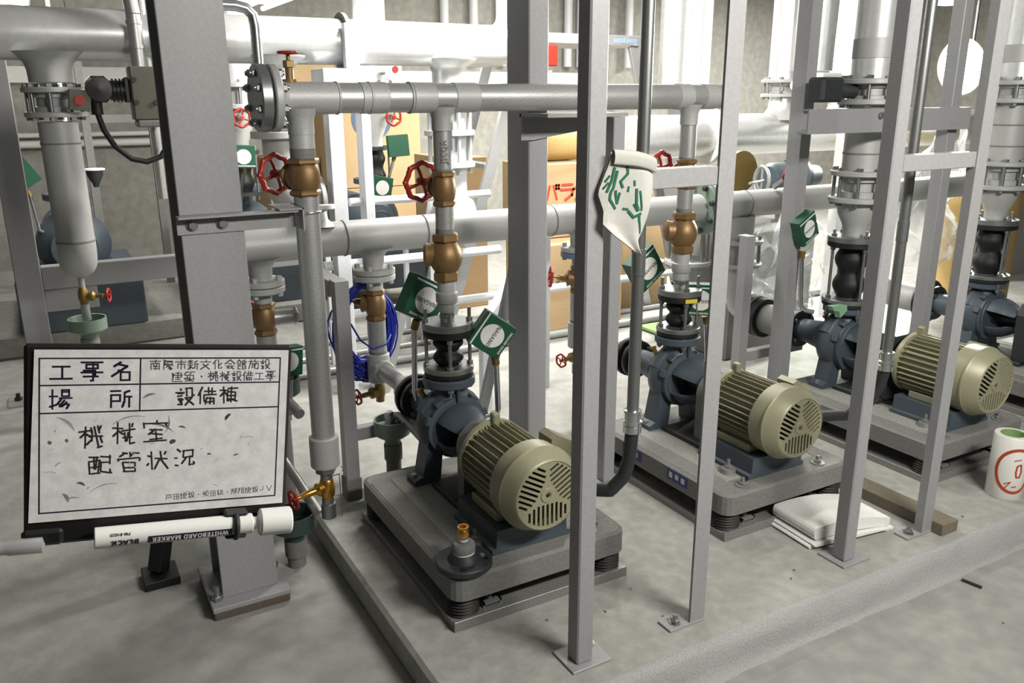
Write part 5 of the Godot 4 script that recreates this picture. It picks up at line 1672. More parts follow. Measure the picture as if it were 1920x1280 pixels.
	strokes_on(t, Vector3(3.01, 0.86, -4.948), ex, ey, [[Vector2(0.0, 0.85), Vector2(-0.15, 0.15)]], 0.016, M.print_red)
	strokes_on(t, Vector3(3.06, 0.86, -4.948), ex, ey, [[Vector2(0.15, 0.9), Vector2(-0.05, 0.1)], [Vector2(0.45, 0.9), Vector2(0.7, 0.1)], [Vector2(0.65, 0.95), Vector2(0.85, 0.95), Vector2(0.85, 0.75), Vector2(0.65, 0.75), Vector2(0.65, 0.95)]], 0.016, M.print_red)
	strokes_on(t, Vector3(3.17, 0.86, -4.948), ex, ey, [[Vector2(0.1, 0.95), Vector2(0.85, 0.95)], [Vector2(0.0, 0.65), Vector2(0.95, 0.65), Vector2(0.85, 0.3), Vector2(0.35, 0.0)]], 0.018, M.print_red)
	strokes_on(t, Vector3(3.29, 0.86, -4.948), ex, ey, [[Vector2(0.0, 0.7), Vector2(0.95, 0.7), Vector2(0.85, 0.05), Vector2(0.7, 0.1)], [Vector2(0.45, 1.0), Vector2(0.4, 0.5), Vector2(0.05, 0.0)]], 0.018, M.print_red)
	carton(Vector3(2.60, 0.0, -6.2), Vector3(2.93, 1.13, -5.6), "tan carton partly hidden by the ladder", M.carton)
	t = carton(Vector3(2.92, 0.0, -5.3), Vector3(3.55, 0.595, -4.72), "large tan floor carton with red stripe print", M.carton)
	b = g(t); b.bb(Vector3(3.40, 0.40, -4.719), Vector3(3.52, 0.44, -4.716)); part("red_stripe", b, M.print_red, t)
	words("50A·40", 0.07, 0.002, M.grey_ink, t, Transform3D(Basis(), Vector3(3.10, 0.36, -4.717) - place(t)), "size_mark", true)
	t = carton(Vector3(3.6, 0.0, -5.6), Vector3(4.2, 0.70, -5.0), "tan carton with orange label beside the bronze check valve", M.carton)
	b = g(t); b.bb(Vector3(3.62, 0.55, -4.999), Vector3(3.80, 0.68, -4.996)); part("orange_label", b, M.print_red, t)
	# tan roll on the carton and a yellow-tan cone beyond
	b = g(); b.lathe(Vector3(2.96, 1.235, -5.18), Vector3.RIGHT, [Vector2(0, 0), Vector2(0.10, 0.0), Vector2(0.12, 0.02), Vector2(0.12, 0.50), Vector2(0, 0.52)], 30)
	solo("insulation_roll", "tan rolled sheet lying on the katakana carton", "roll", Vector3(3.2, 1.115, -5.18), b, M.tan_roll)
	t = thing("cable_drum", "yellowish round drum seen above the white towel", "drum", Vector3(3.78, 1.0, -5.3))
	b = g(t); b.cyl(Vector3(3.78, 1.22, -5.3), Vector3(3.78, 1.22, -5.2), 0.15, 30); part("flange", b, M.yellow, t)
	b = g(t); b.cyl(Vector3(3.78, 1.24, -5.2), Vector3(3.78, 1.24, -5.1), 0.11, 26); part("core", b, M.tan_roll, t)
	b = g(t); b.bb(Vector3(3.68, 0.7, -5.35), Vector3(3.88, 1.09, -5.15)); part("stand", b, M.base, t)
	# stepladder with a work platform
	stepladder()
	# long white floor pipes and a low rail
	pipe("floor_pipe", "long pale pipe on low stands behind the blue coil", [Vector3(1.25, 0.70, -4.25), Vector3(2.30, 0.70, -4.25)], 0.026, M.white_post, "pale pipes behind the pumps")
	pipe("floor_pipe", "pale grey pipe crossing behind the red wheel", [Vector3(1.40, 1.03, -4.22), Vector3(2.22, 1.03, -4.22)], 0.022, M.white_post, "pale pipes behind the pumps")
	pipe("floor_pipe", "pale pipe low on the bright floor behind coil", [Vector3(1.30, 0.40, -4.35), Vector3(4.2, 0.40, -4.35)], 0.024, M.white_post, "pale pipes behind the pumps")
	for q in [[-5.15, 0.018, "first"], [-4.85, 0.018, "second"], [-4.55, 0.026, "third"]]:
		pipe("floor_conduit", "thin grey conduit lying on the bright floor, " + q[2] + " from the back", [Vector3(0.9, q[1], q[0]), Vector3(5.6, q[1], q[0])], q[1], M.galv, "conduits on the bright floor", 10)
	t = thing("work_table", "white folding table frame behind the suction header", "table", Vector3(1.75, 0, -4.95))
	b = g(t); b.box(Vector3(1.75, 0.72, -4.95), Vector3(0.75, 0.03, 0.5), 0.004); part("top", b, M.offwhite, t)
	for q in [Vector2(1.42, -4.74), Vector2(2.08, -4.74), Vector2(1.42, -5.16), Vector2(2.08, -5.16)]:
		b = g(t); b.bar(Vector3(q.x, 0, q.y), Vector3(q.x, 0.705, q.y), 0.03, 0.03); part("leg", b, M.white_post, t)
	b = g(); b.bar(Vector3(2.30, 0.88, -3.75), Vector3(1.82, 0.48, -3.52), 0.05, 0.05)
	b.bar(Vector3(2.30, 0.88, -3.75), Vector3(2.30, 0.0, -3.75), 0.05, 0.05)
	b.bar(Vector3(1.82, 0.0, -3.52), Vector3(1.82, 0.505, -3.52), 0.05, 0.05)
	solo("trestle", "white slanting trestle behind the stamped riser", "frame", Vector3(2.05, 0, -3.6), b, M.white_post)
	# slotted steel strut leaning behind gauge carton
	for q in [[Vector3(1.44, 0.0, -2.96), Vector3(1.66, 0.98, -2.90), "slotted steel strut leaning beside the wide channel post"], [Vector3(1.50, 0.0, -4.1), Vector3(1.68, 0.55, -4.15), "slotted steel strut leaning behind the rubber joint"]]:
		b = g(); b.bar(q[0], q[1], 0.042, 0.022, 0.001, Vector3(0, 0, 1))
		solo("strut", q[2], "strut", q[0], b, M.galv, "slotted steel struts")

func stepladder() -> void:
	var t := thing("stepladder", "aluminium stepladder with work platform behind the wide post", "ladder", Vector3(2.6, 0, -4.6))
	var b: G
	var topy := 1.86
	for zz in [-4.52, -4.92]:
		b = g(t); b.bar(Vector3(2.02, 0.0, zz), Vector3(2.62, topy, zz), 0.065, 0.03, 0.002, Vector3(0, 0, 1)); part("rail", b, M.alu, t)
		b = g(t); b.bar(Vector3(3.95, 0.0, zz), Vector3(3.42, topy, zz), 0.065, 0.03, 0.002, Vector3(0, 0, 1)); part("rail", b, M.alu, t)
	for k in 4:
		var f := 0.22 + 0.2 * k
		b = g(t); b.box(Vector3(2.02 + 0.6 * f, topy * f, -4.72), Vector3(0.07, 0.03, 0.37), 0.003); part("step", b, M.alu, t)
		b = g(t); b.box(Vector3(3.95 - 0.53 * f, topy * f, -4.72), Vector3(0.07, 0.03, 0.37), 0.003); part("step", b, M.alu, t)
	b = g(t); b.box(Vector3(3.02, topy + 0.03, -4.72), Vector3(0.95, 0.06, 0.46), 0.004); part("platform", b, M.alu, t)
	words("omtimg", 0.05, 0.002, M.pale_ink, t, Transform3D(Basis(), Vector3(3.34, topy + 0.03, -4.489) - place(t)), "maker_name", true)
	b = g(t); b.bb(Vector3(2.76, 1.73, -4.52), Vector3(2.83, 1.85, -4.47), 0.006); part("red_latch", b, M.red, t)
	b = g(t); b.bar(Vector3(2.50, 1.48, -4.50), Vector3(2.80, 1.70, -4.50), 0.02, 0.02); part("stay", b, M.alu, t)

func right_side() -> void:
	# thick clad pipe low behind the right frames
	var t := thing("return_header", "thick shiny clad pipe behind the right-hand frames", "pipe", Vector3(4.6, 1.30, -4.3))
	var b := g(t)
	b.cyl(Vector3(3.25, 1.305, -4.3), Vector3(6.9, 1.305, -4.3), 0.135, 40)
	part("pipe", b, M.clad, t)
	b = g(t)
	b.ring(Vector3(3.86, 1.305, -4.3), Vector3(3.90, 1.305, -4.3), 0.12, 0.185, 40, 0.004)
	part("flange_band", b, M.offwhite, t)
	b = g(t)
	b.lathe(Vector3(4.55, 1.305, -4.3), Vector3.UP, [Vector2(0.16, 0.09), Vector2(0.11, 0.14), Vector2(0.095, 0.17), Vector2(0.095, 0.24)], 30)
	part("branch", b, M.clad, t)
	b = g(t)
	b.lathe(Vector3(5.15, 1.305, -4.3), Vector3.UP, [Vector2(0.16, 0.09), Vector2(0.11, 0.14), Vector2(0.095, 0.17), Vector2(0.095, 0.24)], 30)
	part("branch", b, M.clad, t)
	for q in [[4.55, "bright wafer valve on the clad pipe beside thin post"], [5.15, "bright wafer valve on the clad pipe, actuator beside"]]:
		wafer_valve(q[0], -4.3, 1.545, 1.66, 0.15, 0.10, q[1], "bright wafer valves far back")
		pipe("clad_pipe", "tall clad pipe rising from the " + q[1].trim_prefix("bright "), [Vector3(q[0], 1.66, -4.3), Vector3(q[0], 3.4, -4.3)], 0.105, M.clad, "tall clad pipes", 28)
	for q in [[3.95, -4.75], [4.28, -4.9], [5.9, -4.6]]:
		pipe("clad_pipe", "tall clad pipe of the far cluster under bright lamps", [Vector3(q[0], 1.5 if q[0] < 5.0 else 1.66, q[1]), Vector3(q[0], 3.4, q[1])], 0.10, M.clad, "tall clad pipes of the far cluster", 28)
	b = g(); b.bb(Vector3(4.60, 1.575, -4.16), Vector3(4.80, 1.70, -4.02), 0.01); b.cyl(Vector3(4.45, 1.62, -4.12), Vector3(4.60, 1.62, -4.12), 0.03, 14)
	solo("valve_actuator", "white motor box of the bright wafer valve", "actuator", Vector3(4.70, 1.575, -4.09), b, M.white)
	# posts around
	for q in [[4.92, "slim pale post in front of the clad pipe"], [4.02, "pale cross stand under the clad pipe band"]]:
		b = g(); b.bb(Vector3(q[0], 0, -4.13 if q[0] > 4.5 else -4.6), Vector3(q[0] + 0.09, 1.17 if q[0] < 4.5 else 3.4, -4.05 if q[0] > 4.5 else -4.5), 0.003)
		solo("stub_post", q[1], "post", Vector3(q[0], 0, -4.3), b, M.white_post)
	# round chain wheel of the lying valve
	t = thing("lying_valve", "dark flanged valve with thin round wheel behind slim post", "valve", Vector3(4.1, 0.9, -4.0))
	b = g(t); b.bb(Vector3(4.25, 0.0, -4.0), Vector3(4.35, 0.95, -3.85), 0.003); part("stand", b, M.base, t)
	b = g(t); b.lathe(Vector3(4.05, 1.045, -3.9), Vector3(1, 0, -0.1), [Vector2(0, 0), Vector2(0.08, 0), Vector2(0.10, 0.03), Vector2(0.10, 0.25), Vector2(0.13, 0.27), Vector2(0.13, 0.30), Vector2(0.08, 0.31), Vector2(0.07, 0.48), Vector2(0, 0.48)], 26); part("body", b, M.pump, t)
	b = g(t); b.lathe(Vector3(3.93, 1.09, -4.05), Vector3.BACK, [Vector2(0, 0), Vector2(0.13, 0), Vector2(0.13, 0.05), Vector2(0, 0.05)], 26); part("yellow_cover", b, M.dull_brass, t)
	b = g(t)
	var rim := []
	for k in 28: rim.append(Vector3(3.90, 1.05 + sin(TAU * k / 28) * 0.085, -3.80 + cos(TAU * k / 28) * 0.06))
	b.tube(rim, 0.011, 8, true)
	b.tube([Vector3(3.72, 1.05, -3.72), Vector3(3.92, 1.05, -3.81)], 0.008, 8)
	b.tube([Vector3(3.90, 0.965, -3.80), Vector3(3.90, 1.135, -3.80)], 0.007, 6)
	part("wheel", b, M.alu, t)
	# green stair-like sheet on the floor and steel pieces
	b = g(); b.box(Vector3(3.75, 0.02, -4.2), Vector3(0.5, 0.02, 0.5), 0.002)
	solo("floor_mat", "lime green mat lying on the bright floor", "mat", Vector3(3.75, 0.01, -4.2), b, M.lime)
	t = thing("flanged_pipe", "short white flanged pipe standing behind the towel-side check valve", "pipe", Vector3(3.2, 0, -3.75))
	b = g(t); b.cyl(Vector3(3.3, 0.0, -3.75), Vector3(3.3, 0.62, -3.75), 0.075, 26); part("pipe", b, M.silver, t)
	for yy in [0.60, 0.80]:
		b = g(t)
		b.cyl(Vector3(3.3, yy, -3.75), Vector3(3.3, yy + 0.025, -3.75), 0.14, 30, -1, 0.003)
		part("flange", b, M.silver, t)
	bolts(t, Vector3(3.3, 0.6, -3.75), Vector3.UP, 0.115, 8, 0.012, -0.02, 0.26, M.steel)
	# crumpled clear film over the crate
	var fn := FastNoiseLite.new()
	fn.seed = 41
	fn.frequency = 1.6
	fn.fractal_octaves = 3
	for q in [[Vector3(3.55, 0.30, -3.55), Vector3(0.75, 0.72, 0.35), "crumpled clear plastic sheet draped hanging under the suction header"], [Vector3(4.95, 0.45, -3.66), Vector3(0.85, 0.95, 0.35), "crumpled clear plastic bag behind the right frame"]]:
		b = g()
		var n := 40
		var P := []
		for i in n + 1:
			var row := []
			for j in n + 1:
				var u := float(i) / n
				var v := float(j) / n
				var d: float = fn.get_noise_2d(u * 0.9 + q[0].x, v * 0.9) * 0.16 + (0.5 - abs(fn.get_noise_2d(u * 1.7 + 5.0, v * 1.7 + q[0].x))) * 0.07
				row.append(q[0] + Vector3((u - 0.15) * q[1].x + 0.04 * fn.get_noise_1d(v * 3.0), v * q[1].y * (0.85 + 0.3 * fn.get_noise_1d(u * 2.0 + 9.0)), d + 0.12 * sin(u * PI)))
			P.append(row)
		for i in n:
			for j in n:
				var nn := []
				for e in [[0, 0], [1, 0], [1, 1], [0, 1]]:
					var ii: int = i + e[0]
					var jj: int = j + e[1]
					var du: Vector3 = P[mini(ii + 1, n)][jj] - P[maxi(ii - 1, 0)][jj]
					var dv: Vector3 = P[ii][mini(jj + 1, n)] - P[ii][maxi(jj - 1, 0)]
					var m := du.cross(dv).normalized()
					nn.append(m if m.z > 0 else -m)
				b.tri(P[i][j], nn[0], P[i + 1][j], nn[1], P[i + 1][j + 1], nn[2])
				b.tri(P[i][j], nn[0], P[i + 1][j + 1], nn[2], P[i][j + 1], nn[3])
		solo("plastic_sheet", q[2], "plastic sheet", q[0], b, M.film, "crumpled clear plastic")
	t = thing("crate", "grey wrapped crate under the clear plastic", "crate", Vector3(3.85, 0.0, -3.85))
	b = g(t); b.bb(Vector3(3.5, 0.0, -4.1), Vector3(4.2, 0.78, -3.60), 0.01); part("block", b, M.base, t)
	# red wheel on the header beyond, tan cylinder and panels far right
	t = thing("bleed_valve", "small red wheeled valve left of the silver wafer valve", "valve", Vector3(3.25, 1.17, -3.0))
	handwheel(t, Vector3(3.30, 1.165, -3.02), Vector3(-0.3, 0, 1), 0.042, 8, M.red)
	b = g(t); b.cyl(Vector3(3.30, 1.165, -3.02), Vector3(3.33, 1.10, -3.15), 0.015, 10); part("stem", b, M.steel, t)
	t = thing("tank", "tan upright tank behind the big black bolted flange", "tank", Vector3(6.0, 0, -3.6))
	b = g(t); b.cyl(Vector3(6.0, 0.0, -3.7), Vector3(6.0, 1.0, -3.7), 0.28, 30); part("shell", b, M.tan_roll, t)
	b = g(t); b.cyl(Vector3(5.70, 0.0, -3.62), Vector3(5.70, 1.1, -3.62), 0.012, 10); part("gauge_rod", b, M.yellow, t)
	t = thing("door_panel", "grey steel panel beyond the far riser", "panel", Vector3(8.2, 0, -3.9))
	b = g(t); b.bb(Vector3(7.0, 0.0, -4.3), Vector3(8.1, 2.6, -4.22), 0.004); part("panel", b, M.post, t)
	b = g(t); b.bb(Vector3(8.1, 0.0, -4.25), Vector3(8.2, 2.6, -4.05), 0.004); part("edge", b, M.post, t)
	b = g(); b.bb(Vector3(8.4, 0.0, -4.6), Vector3(9.6, 2.2, -4.5), 0.004)
	solo("plywood_panel", "brown plywood panel at the far right edge", "panel", Vector3(9.0, 0, -4.55), b, M.timber)
	# round lamp shade overhead
	t = thing("pendant_lamp", "round white pendant lamp above the work floodlight", "lamp", Vector3(6.25, 2.2, -4.3))
	b = g(t); b.lathe(Vector3(6.25, 2.215, -4.3), Vector3.UP, [Vector2(0.10, 0), Vector2(0.112, 0.004), Vector2(0.08, 0.10), Vector2(0.03, 0.16), Vector2(0, 0.17)], 24); part("shade", b, M.white, t)
	b = g(t); b.cyl(Vector3(6.25, 2.216, -4.3), Vector3(6.25, 2.220, -4.3), 0.098, 24); part("lens", b, M.glow, t)
	b = g(t); b.cyl(Vector3(6.25, 2.38, -4.3), Vector3(6.25, 3.4, -4.3), 0.008, 8); part("cord", b, M.white, t)
	# vertical pipe bank on the far wall
	for k in 9:
		pipe("wall_riser", "slim vertical pipe of the bank on the back wall", [Vector3(4.15 + 0.30 * k + 0.06 * (k % 3), 1.9, -8.9), Vector3(4.15 + 0.30 * k + 0.06 * (k % 3), 3.4, -8.9)], 0.05, M.white_post, "pipe bank on the back wall", 12)
	b = g(); b.bb(Vector3(6.6, 0.0, -8.0), Vector3(6.95, 3.4, -7.7), 0.005)
	solo("steel_column", "pale far column between the clad pipes", "column", Vector3(6.8, 0, -7.85), b, M.post)

func towel_point(u: float, v: float) -> Vector3:
	# u across 0..1, v down 0..1; hangs in front of the first frame post
	var left := [Vector2(1.118, 1.433), Vector2(1.108, 1.40), Vector2(1.083, 1.345), Vector2(1.098, 1.305), Vector2(1.094, 1.275), Vector2(1.125, 1.248), Vector2(1.172, 1.215), Vector2(1.196, 1.197)]
	var right := [Vector2(1.247, 1.405), Vector2(1.243, 1.385), Vector2(1.243, 1.35), Vector2(1.238, 1.31), Vector2(1.232, 1.28), Vector2(1.222, 1.248), Vector2(1.210, 1.218), Vector2(1.202, 1.196)]
	var s := v * 7.0
	var k := mini(int(s), 6)
	var f := s - k
	var L: Vector2 = left[k].lerp(left[k + 1], f)
	var R: Vector2 = right[k].lerp(right[k + 1], f)
	var p := L.lerp(R, u)
	var fold := 0.007 * sin(u * 9.0 + v * 3.0) * (0.3 + v) + 0.006 * sin(u * 4.0 - v * 5.0) - 0.012 * u * u + 0.012 * sin(PI * u)
	return Vector3(p.x, p.y, -1.537 + fold)

func clutter() -> void:
	# towel
	var t := thing("towel", "white towel with green brush lettering tied on the grey post", "towel", Vector3(1.16, 1.19, -1.54))
	var b := g(t)
	var n := 30
	for layer in 2:
		var dz := -0.006 * layer
		for i in n:
			for j in n:
				var q := []
				var nn := []
				for e in [[0, 0], [1, 0], [1, 1], [0, 1]]:
					var u := float(i + e[0]) / n
					var v := float(j + e[1]) / n
					q.append(towel_point(u, v) + Vector3(0, 0, dz))
					var du := towel_point(u + 0.01, v) - towel_point(u - 0.01, v)
					var dv := towel_point(u, min(v + 0.01, 1.0)) - towel_point(u, max(v - 0.01, 0.0))
					var m := du.cross(dv).normalized()
					if m.z < 0: m = -m
					nn.append(m if layer == 0 else -m)
				b.tri(q[0], nn[0], q[1], nn[1], q[2], nn[2]); b.tri(q[0], nn[0], q[2], nn[2], q[3], nn[3])
	part("cloth", b, M.towel, t)
	b = g(t)
	var top := []
	for k in 25:
		var u := k / 24.0
		top.append(towel_point(u, 0.03) + Vector3(0.0, 0.005 * sin(PI * u), 0.004))
	var prof := []
	for k in 25:
		var p: Vector3 = top[k]
		prof.append(p)
	for k in 24:
		var A: Vector3 = prof[k]
		var B: Vector3 = prof[k + 1]
		for s in 10:
			# rounded roll, flattened front to back
			var a0 := TAU * s / 10.0
			var a1 := TAU * (s + 1) / 10.0
			var h0 := Vector3(0, cos(a0) * 0.017 - 0.003, sin(a0) * 0.007 + 0.003)
			var h1 := Vector3(0, cos(a1) * 0.017 - 0.003, sin(a1) * 0.007 + 0.003)
			var m0 := Vector3(0, cos(a0) * 0.4, sin(a0)).normalized()
			var m1 := Vector3(0, cos(a1) * 0.4, sin(a1)).normalized()
			b.tri(A + h0, m0, B + h0, m0, B + h1, m1); b.tri(A + h0, m0, B + h1, m1, A + h1, m1)
	part("hem_fold", b, M.towel, t)
	b = g(t)
	var marks := [[[0.10, 0.14], [0.13, 0.22], [0.12, 0.28]], [[0.16, 0.16], [0.20, 0.26], [0.15, 0.34], [0.22, 0.42]], [[0.30, 0.12], [0.36, 0.17], [0.28, 0.22], [0.36, 0.26]], [[0.26, 0.28], [0.27, 0.38], [0.33, 0.30]], [[0.46, 0.26], [0.47, 0.29]], [[0.53, 0.22], [0.55, 0.25]], [[0.60, 0.28], [0.60, 0.40], [0.64, 0.46]], [[0.66, 0.30], [0.70, 0.46]], [[0.38, 0.43], [0.46, 0.44]], [[0.48, 0.46], [0.58, 0.53], [0.70, 0.50]], [[0.56, 0.40], [0.62, 0.46]], [[0.68, 0.52], [0.74, 0.66], [0.78, 0.72]], [[0.04, 0.22], [0.07, 0.19]], [[0.05, 0.26], [0.09, 0.23]]]
	for ln in marks:
		for k in ln.size() - 1:
			var seg := 4
			for s in seg:
				var a := Vector2(ln[k][0], ln[k][1]).lerp(Vector2(ln[k + 1][0], ln[k + 1][1]), float(s) / seg)
				var c := Vector2(ln[k][0], ln[k][1]).lerp(Vector2(ln[k + 1][0], ln[k + 1][1]), float(s + 1) / seg)
				var A := towel_point(a.x, a.y)
				var B := towel_point(c.x, c.y)
				var d := (B - A).normalized()
				var w := Vector3(-d.y, d.x, 0).normalized()
				b.box((A + B) * 0.5 + Vector3(0, 0, 0.0008), Vector3((B - A).length() + 0.003, 0.006 if ln.size() > 2 else 0.0045, 0.0016), 0.0, Basis(d, w, d.cross(w)))
	part("brush_lettering", b, M.towel_print, t)
	# folded sheet on the slab
	t = thing("folded_sheet", "folded white sheet lying on the plinth at the post foot", "cloth", Vector3(2.24, 0.1, -1.73))
	var A0 := Vector3(2.08, 0.1002, -1.87)
	var ax := Vector3(0.345, 0, 0.045)
	var ez := Vector3(-0.012, 0, 0.195)
	for lay in [[0.0, 0.0, 0.016, 1.06, 0.0], [0.022, 0.015, 0.026, 0.95, 0.012], [0.05, 0.030, 0.074, 1.0, 0.0]]:
		# one folded layer: rounded nose on the left, thinning to the right
		var poly := PackedVector2Array()
		for k in 7:
			var a := -PI / 2 - PI * k / 6.0
			poly.append(Vector2(lay[0] + 0.03 + cos(a) * 0.03, (lay[1] + lay[2]) * 0.5 + sin(a) * (lay[2] - lay[1]) * 0.5))
		for k in 11:
			var u := (k + 1) / 11.0
			poly.append(Vector2(lerpf(lay[0] + 0.03, lay[3], u), lay[2] + (0.010 * sin(PI * u) - 0.026 * u * u) * (1.0 if lay[2] > 0.04 else 0.3)))
		for k in 9:
			var u := 1.0 - k / 9.0
			poly.append(Vector2(lerpf(lay[0] + 0.03, lay[3], u), lay[1] + (0.006 * sin(PI * u) - 0.014 * u * u) * (1.0 if lay[2] > 0.04 else 0.0)))
		b = g(t)
		b.prism(A0 + ez * lay[4], ax, Vector3(0, 1, 0), poly, ez * (1.0 + lay[4] * 6.0))
		part("layer", b, M.cloth, t)
	# timber offcut
	b = g(); b.bb(Vector3(2.53, 0.1005, -2.45), Vector3(2.615, 0.143, -1.51), 0.002)
	solo("timber", "squared timber lying lying past the folded sheet", "timber", Vector3(2.57, 0.1, -1.9), b, M.timber)
	# tape roll
	var c := Vector3(3.03, 0.1, -1.60)
	t = thing("film_roll", "white film roll with red ring mark standing on the plinth", "roll", c)
	b = g(t)
	b.lathe(c, Vector3.UP, [Vector2(0.042, 0.245), Vector2(0.042, 0.0), Vector2(0.060, 0.0), Vector2(0.062, 0.003), Vector2(0.062, 0.242), Vector2(0.060, 0.245), Vector2(0.042, 0.245)], 40)
	part("film", b, M.tape_roll, t)
	b = g(t)
	b.lathe(c, Vector3.UP, [Vector2(0.040, 0.246), Vector2(0.0425, 0.246), Vector2(0.0425, 0.002), Vector2(0.040, 0.002), Vector2(0.040, 0.246)], 32)
	part("core", b, M.lime, t)
	b = g(t)
	var R := 0.0625
	var toward := atan2(1.60, -3.03) - 0.52
	var wrap := func(s: float, h: float) -> Vector3: return c + Vector3(cos(toward - s / R) * R, h, sin(toward - s / R) * R)
	var curves := []
	var ringp := []
	for k in 49:
		var a := TAU * k / 48.0
		ringp.append(Vector2(cos(a) * 0.068, 0.118 + sin(a) * 0.085))
	curves.append([ringp, 0.011])
	curves.append([[Vector2(0.0, 0.14), Vector2(0.014, 0.145), Vector2(0.018, 0.115), Vector2(0.014, 0.095), Vector2(0.002, 0.095), Vector2(-0.002, 0.115), Vector2(0.0, 0.14)], 0.006])
	curves.append([[Vector2(-0.035, 0.065), Vector2(-0.015, 0.075), Vector2(-0.03, 0.05)], 0.004])
	curves.append([[Vector2(-0.008, 0.055), Vector2(0.006, 0.058)], 0.004])
	curves.append([[Vector2(-0.012, 0.16), Vector2(0.01, 0.165)], 0.004])
	for cv in curves:
		for k in cv[0].size() - 1:
			var p: Vector3 = wrap.call(cv[0][k].x, cv[0][k].y)
			var q: Vector3 = wrap.call(cv[0][k + 1].x, cv[0][k + 1].y)
			var d := (q - p).normalized()
			var nn2 := ((p + q) * 0.5 - c); nn2.y = 0; nn2 = nn2.normalized()
			var w := nn2.cross(d).normalized()
			b.box((p + q) * 0.5, Vector3((q - p).length() + 0.002, cv[1], 0.0012), 0.0, Basis(d, w, d.cross(w)))
	part("red_mark", b, M.print_red, t)
	# small litter
	b = g(); b.cyl(Vector3(2.496, 0.0055, -1.398), Vector3(2.508, 0.0055, -1.338), 0.005, 8)
	solo("metal_rod", "short dark rod lying on the aisle floor", "rod", Vector3(2.50, 0, -1.37), b, M.pump_dark)
	var rng := RandomNumberGenerator.new()
	rng.seed = 77
	for k in 16:
		var p := Vector3(rng.randf_range(0.8, 2.9), 0.1003, rng.randf_range(-1.80, -1.50))
		if k > 10: p = Vector3(rng.randf_range(0.6, 2.4), 0.0003, rng.randf_range(-1.40, -0.95))
		b = g(); b.box(p + Vector3(0, 0.002, 0), Vector3(rng.randf_range(0.004, 0.011), 0.004, rng.randf_range(0.003, 0.007)), 0.001, Basis(Vector3.UP, rng.randf() * 3.0))
		solo("grit", "tiny dark grit speck lying on the concrete", "grit", p, b, M.timber, "grit on the concrete")

var GLYPH := {
	"工": "1282 5258 0898", "事": "0090 2171732321 146466 0595 1777 505949", "名": "4012 317207 3455 4585894945",
	"南": "0191 5053 1913 138389 3446 6456 3676 3878 5659", "陽": "1019 10311334 3415 4181844441 4282 3595 5537 5688 8879 6658 7769",
	"市": "5051 0292 2428 248488 5259", "新": "2021 0141 1222 3122 0343 0545 2329 2609 2648 8162 6267 6758 6494 8489",
	"文": "5052 0292 2489 7409", "化": "3004 2329 5058 588887 8356", "会": "5004 5094 3464 1686 4628 2878 6789",
	"館": "2003 2043 1434 1419 3436 1636 1939 7071 525192 53835553 5359 6585 8587 6787 5989 8789",
	"施": "2021 0242 2209 2444 4438 6052 5292 5494 9497 5458 5899 9997 7358", "設": "2021 0242 1333 1434 1636 1639 3639 1939 5054 5080 8084 8494 5585 8559 5699",
	"建": "3181 8185 1393 3585 5057 3777 0123 0103 0316 1408 0999", "築": "2002 2040 6052 6090 0343 2336 0646 5383 5357 8387 0797 5759 5819 5889",
	"・": "4455", "機": "0242 2029 2305 2345 4153 5341 8072 7083 4494 6079 7999 5456 5638 8597", "械": "0242 2029 2305 2345 4393 7079 7999 8081 5458 6468 4686",
	"備": "2004 1319 3292 5053 7073 3494 3438 4686 4649 8689 4888 6669", "場": "0333 1916 1017 0837 5080 5053 8083 5383 5181 4494 5437 4787 5787 8779 6548 7658",
	"所": "0141 0343 4346 4606 0309 8162 6266 6659 6494 8489", "棟": "0242 2029 2305 2345 4191 6069 4383 8387 8747 4743 4585 6748 6798",
	"室": "5051 0301 0191 9193 2474 4426 2676 5559 2878 0999", "配": "0141 0343 4349 4909 0903 2127 3137 0646 5191 9194 9454 5458 5899 9997",
	"管": "2002 2040 6052 6090 5052 0403 0393 9394 2575 2529 7577 7727 2979 7978", "状": "2029 0213 0716 4494 6064 6439 6499 8182",
	"況": "1021 0414 1808 4181 8184 8444 4441 5437 7478 7898 9897", "戸": "0191 1383 8386 8616 1309", "田": "1181 8189 8919 1911 1585 5159",
	"松": "0343 2029 2405 2445 6045 7095 6547 4788 7899", "組": "2002 0223 2214 1535 2529 1517 3537 5181 8188 5158 5383 5585 4898",
	"那": "0141 0343 0545 2109 4149 6069 6090 9064 6495 9567", "須": "2003 3014 2309 5090 7072 5282 8287 5257 5484 5787 6759 7799", "J": "6066 6627 2716", "V": "1059 5990",
}

func draw_line(im: Image, p: Vector2, q: Vector2, w: float, col: Color) -> void:
	var n := int((q - p).length() / max(1.0, w * 0.3)) + 1
	for k in n + 1:
		var c := p.lerp(q, float(k) / n)
		im.fill_rect(Rect2i(int(c.x - w * 0.5), int(c.y - w * 0.5), int(ceil(w)), int(ceil(w))), col)

# tapering, slightly curved marker smear with broken edges
func dab(im: Image, p: Vector2, q: Vector2, w: float, col: Color) -> void:
	var n := int((q - p).length() / 1.5) + 3
	var side := (q - p).orthogonal().normalized() * (q - p).length() * 0.12
	for k in n + 1:
		var u := float(k) / n
		var c := p.lerp(q, u) + side * sin(PI * u)
		var r: float = max(1.0, w * 0.5 * pow(sin(PI * clamp(u, 0.06, 0.94)), 0.7) * (0.75 + 0.25 * sin(k * 2.3 + p.x)))
		for yy in range(int(-r), int(r) + 1):
			var half := int(sqrt(max(0.0, r * r - yy * yy)))
			im.fill_rect(Rect2i(int(c.x) - half, int(c.y) + yy, 2 * half + 1, 1), col)

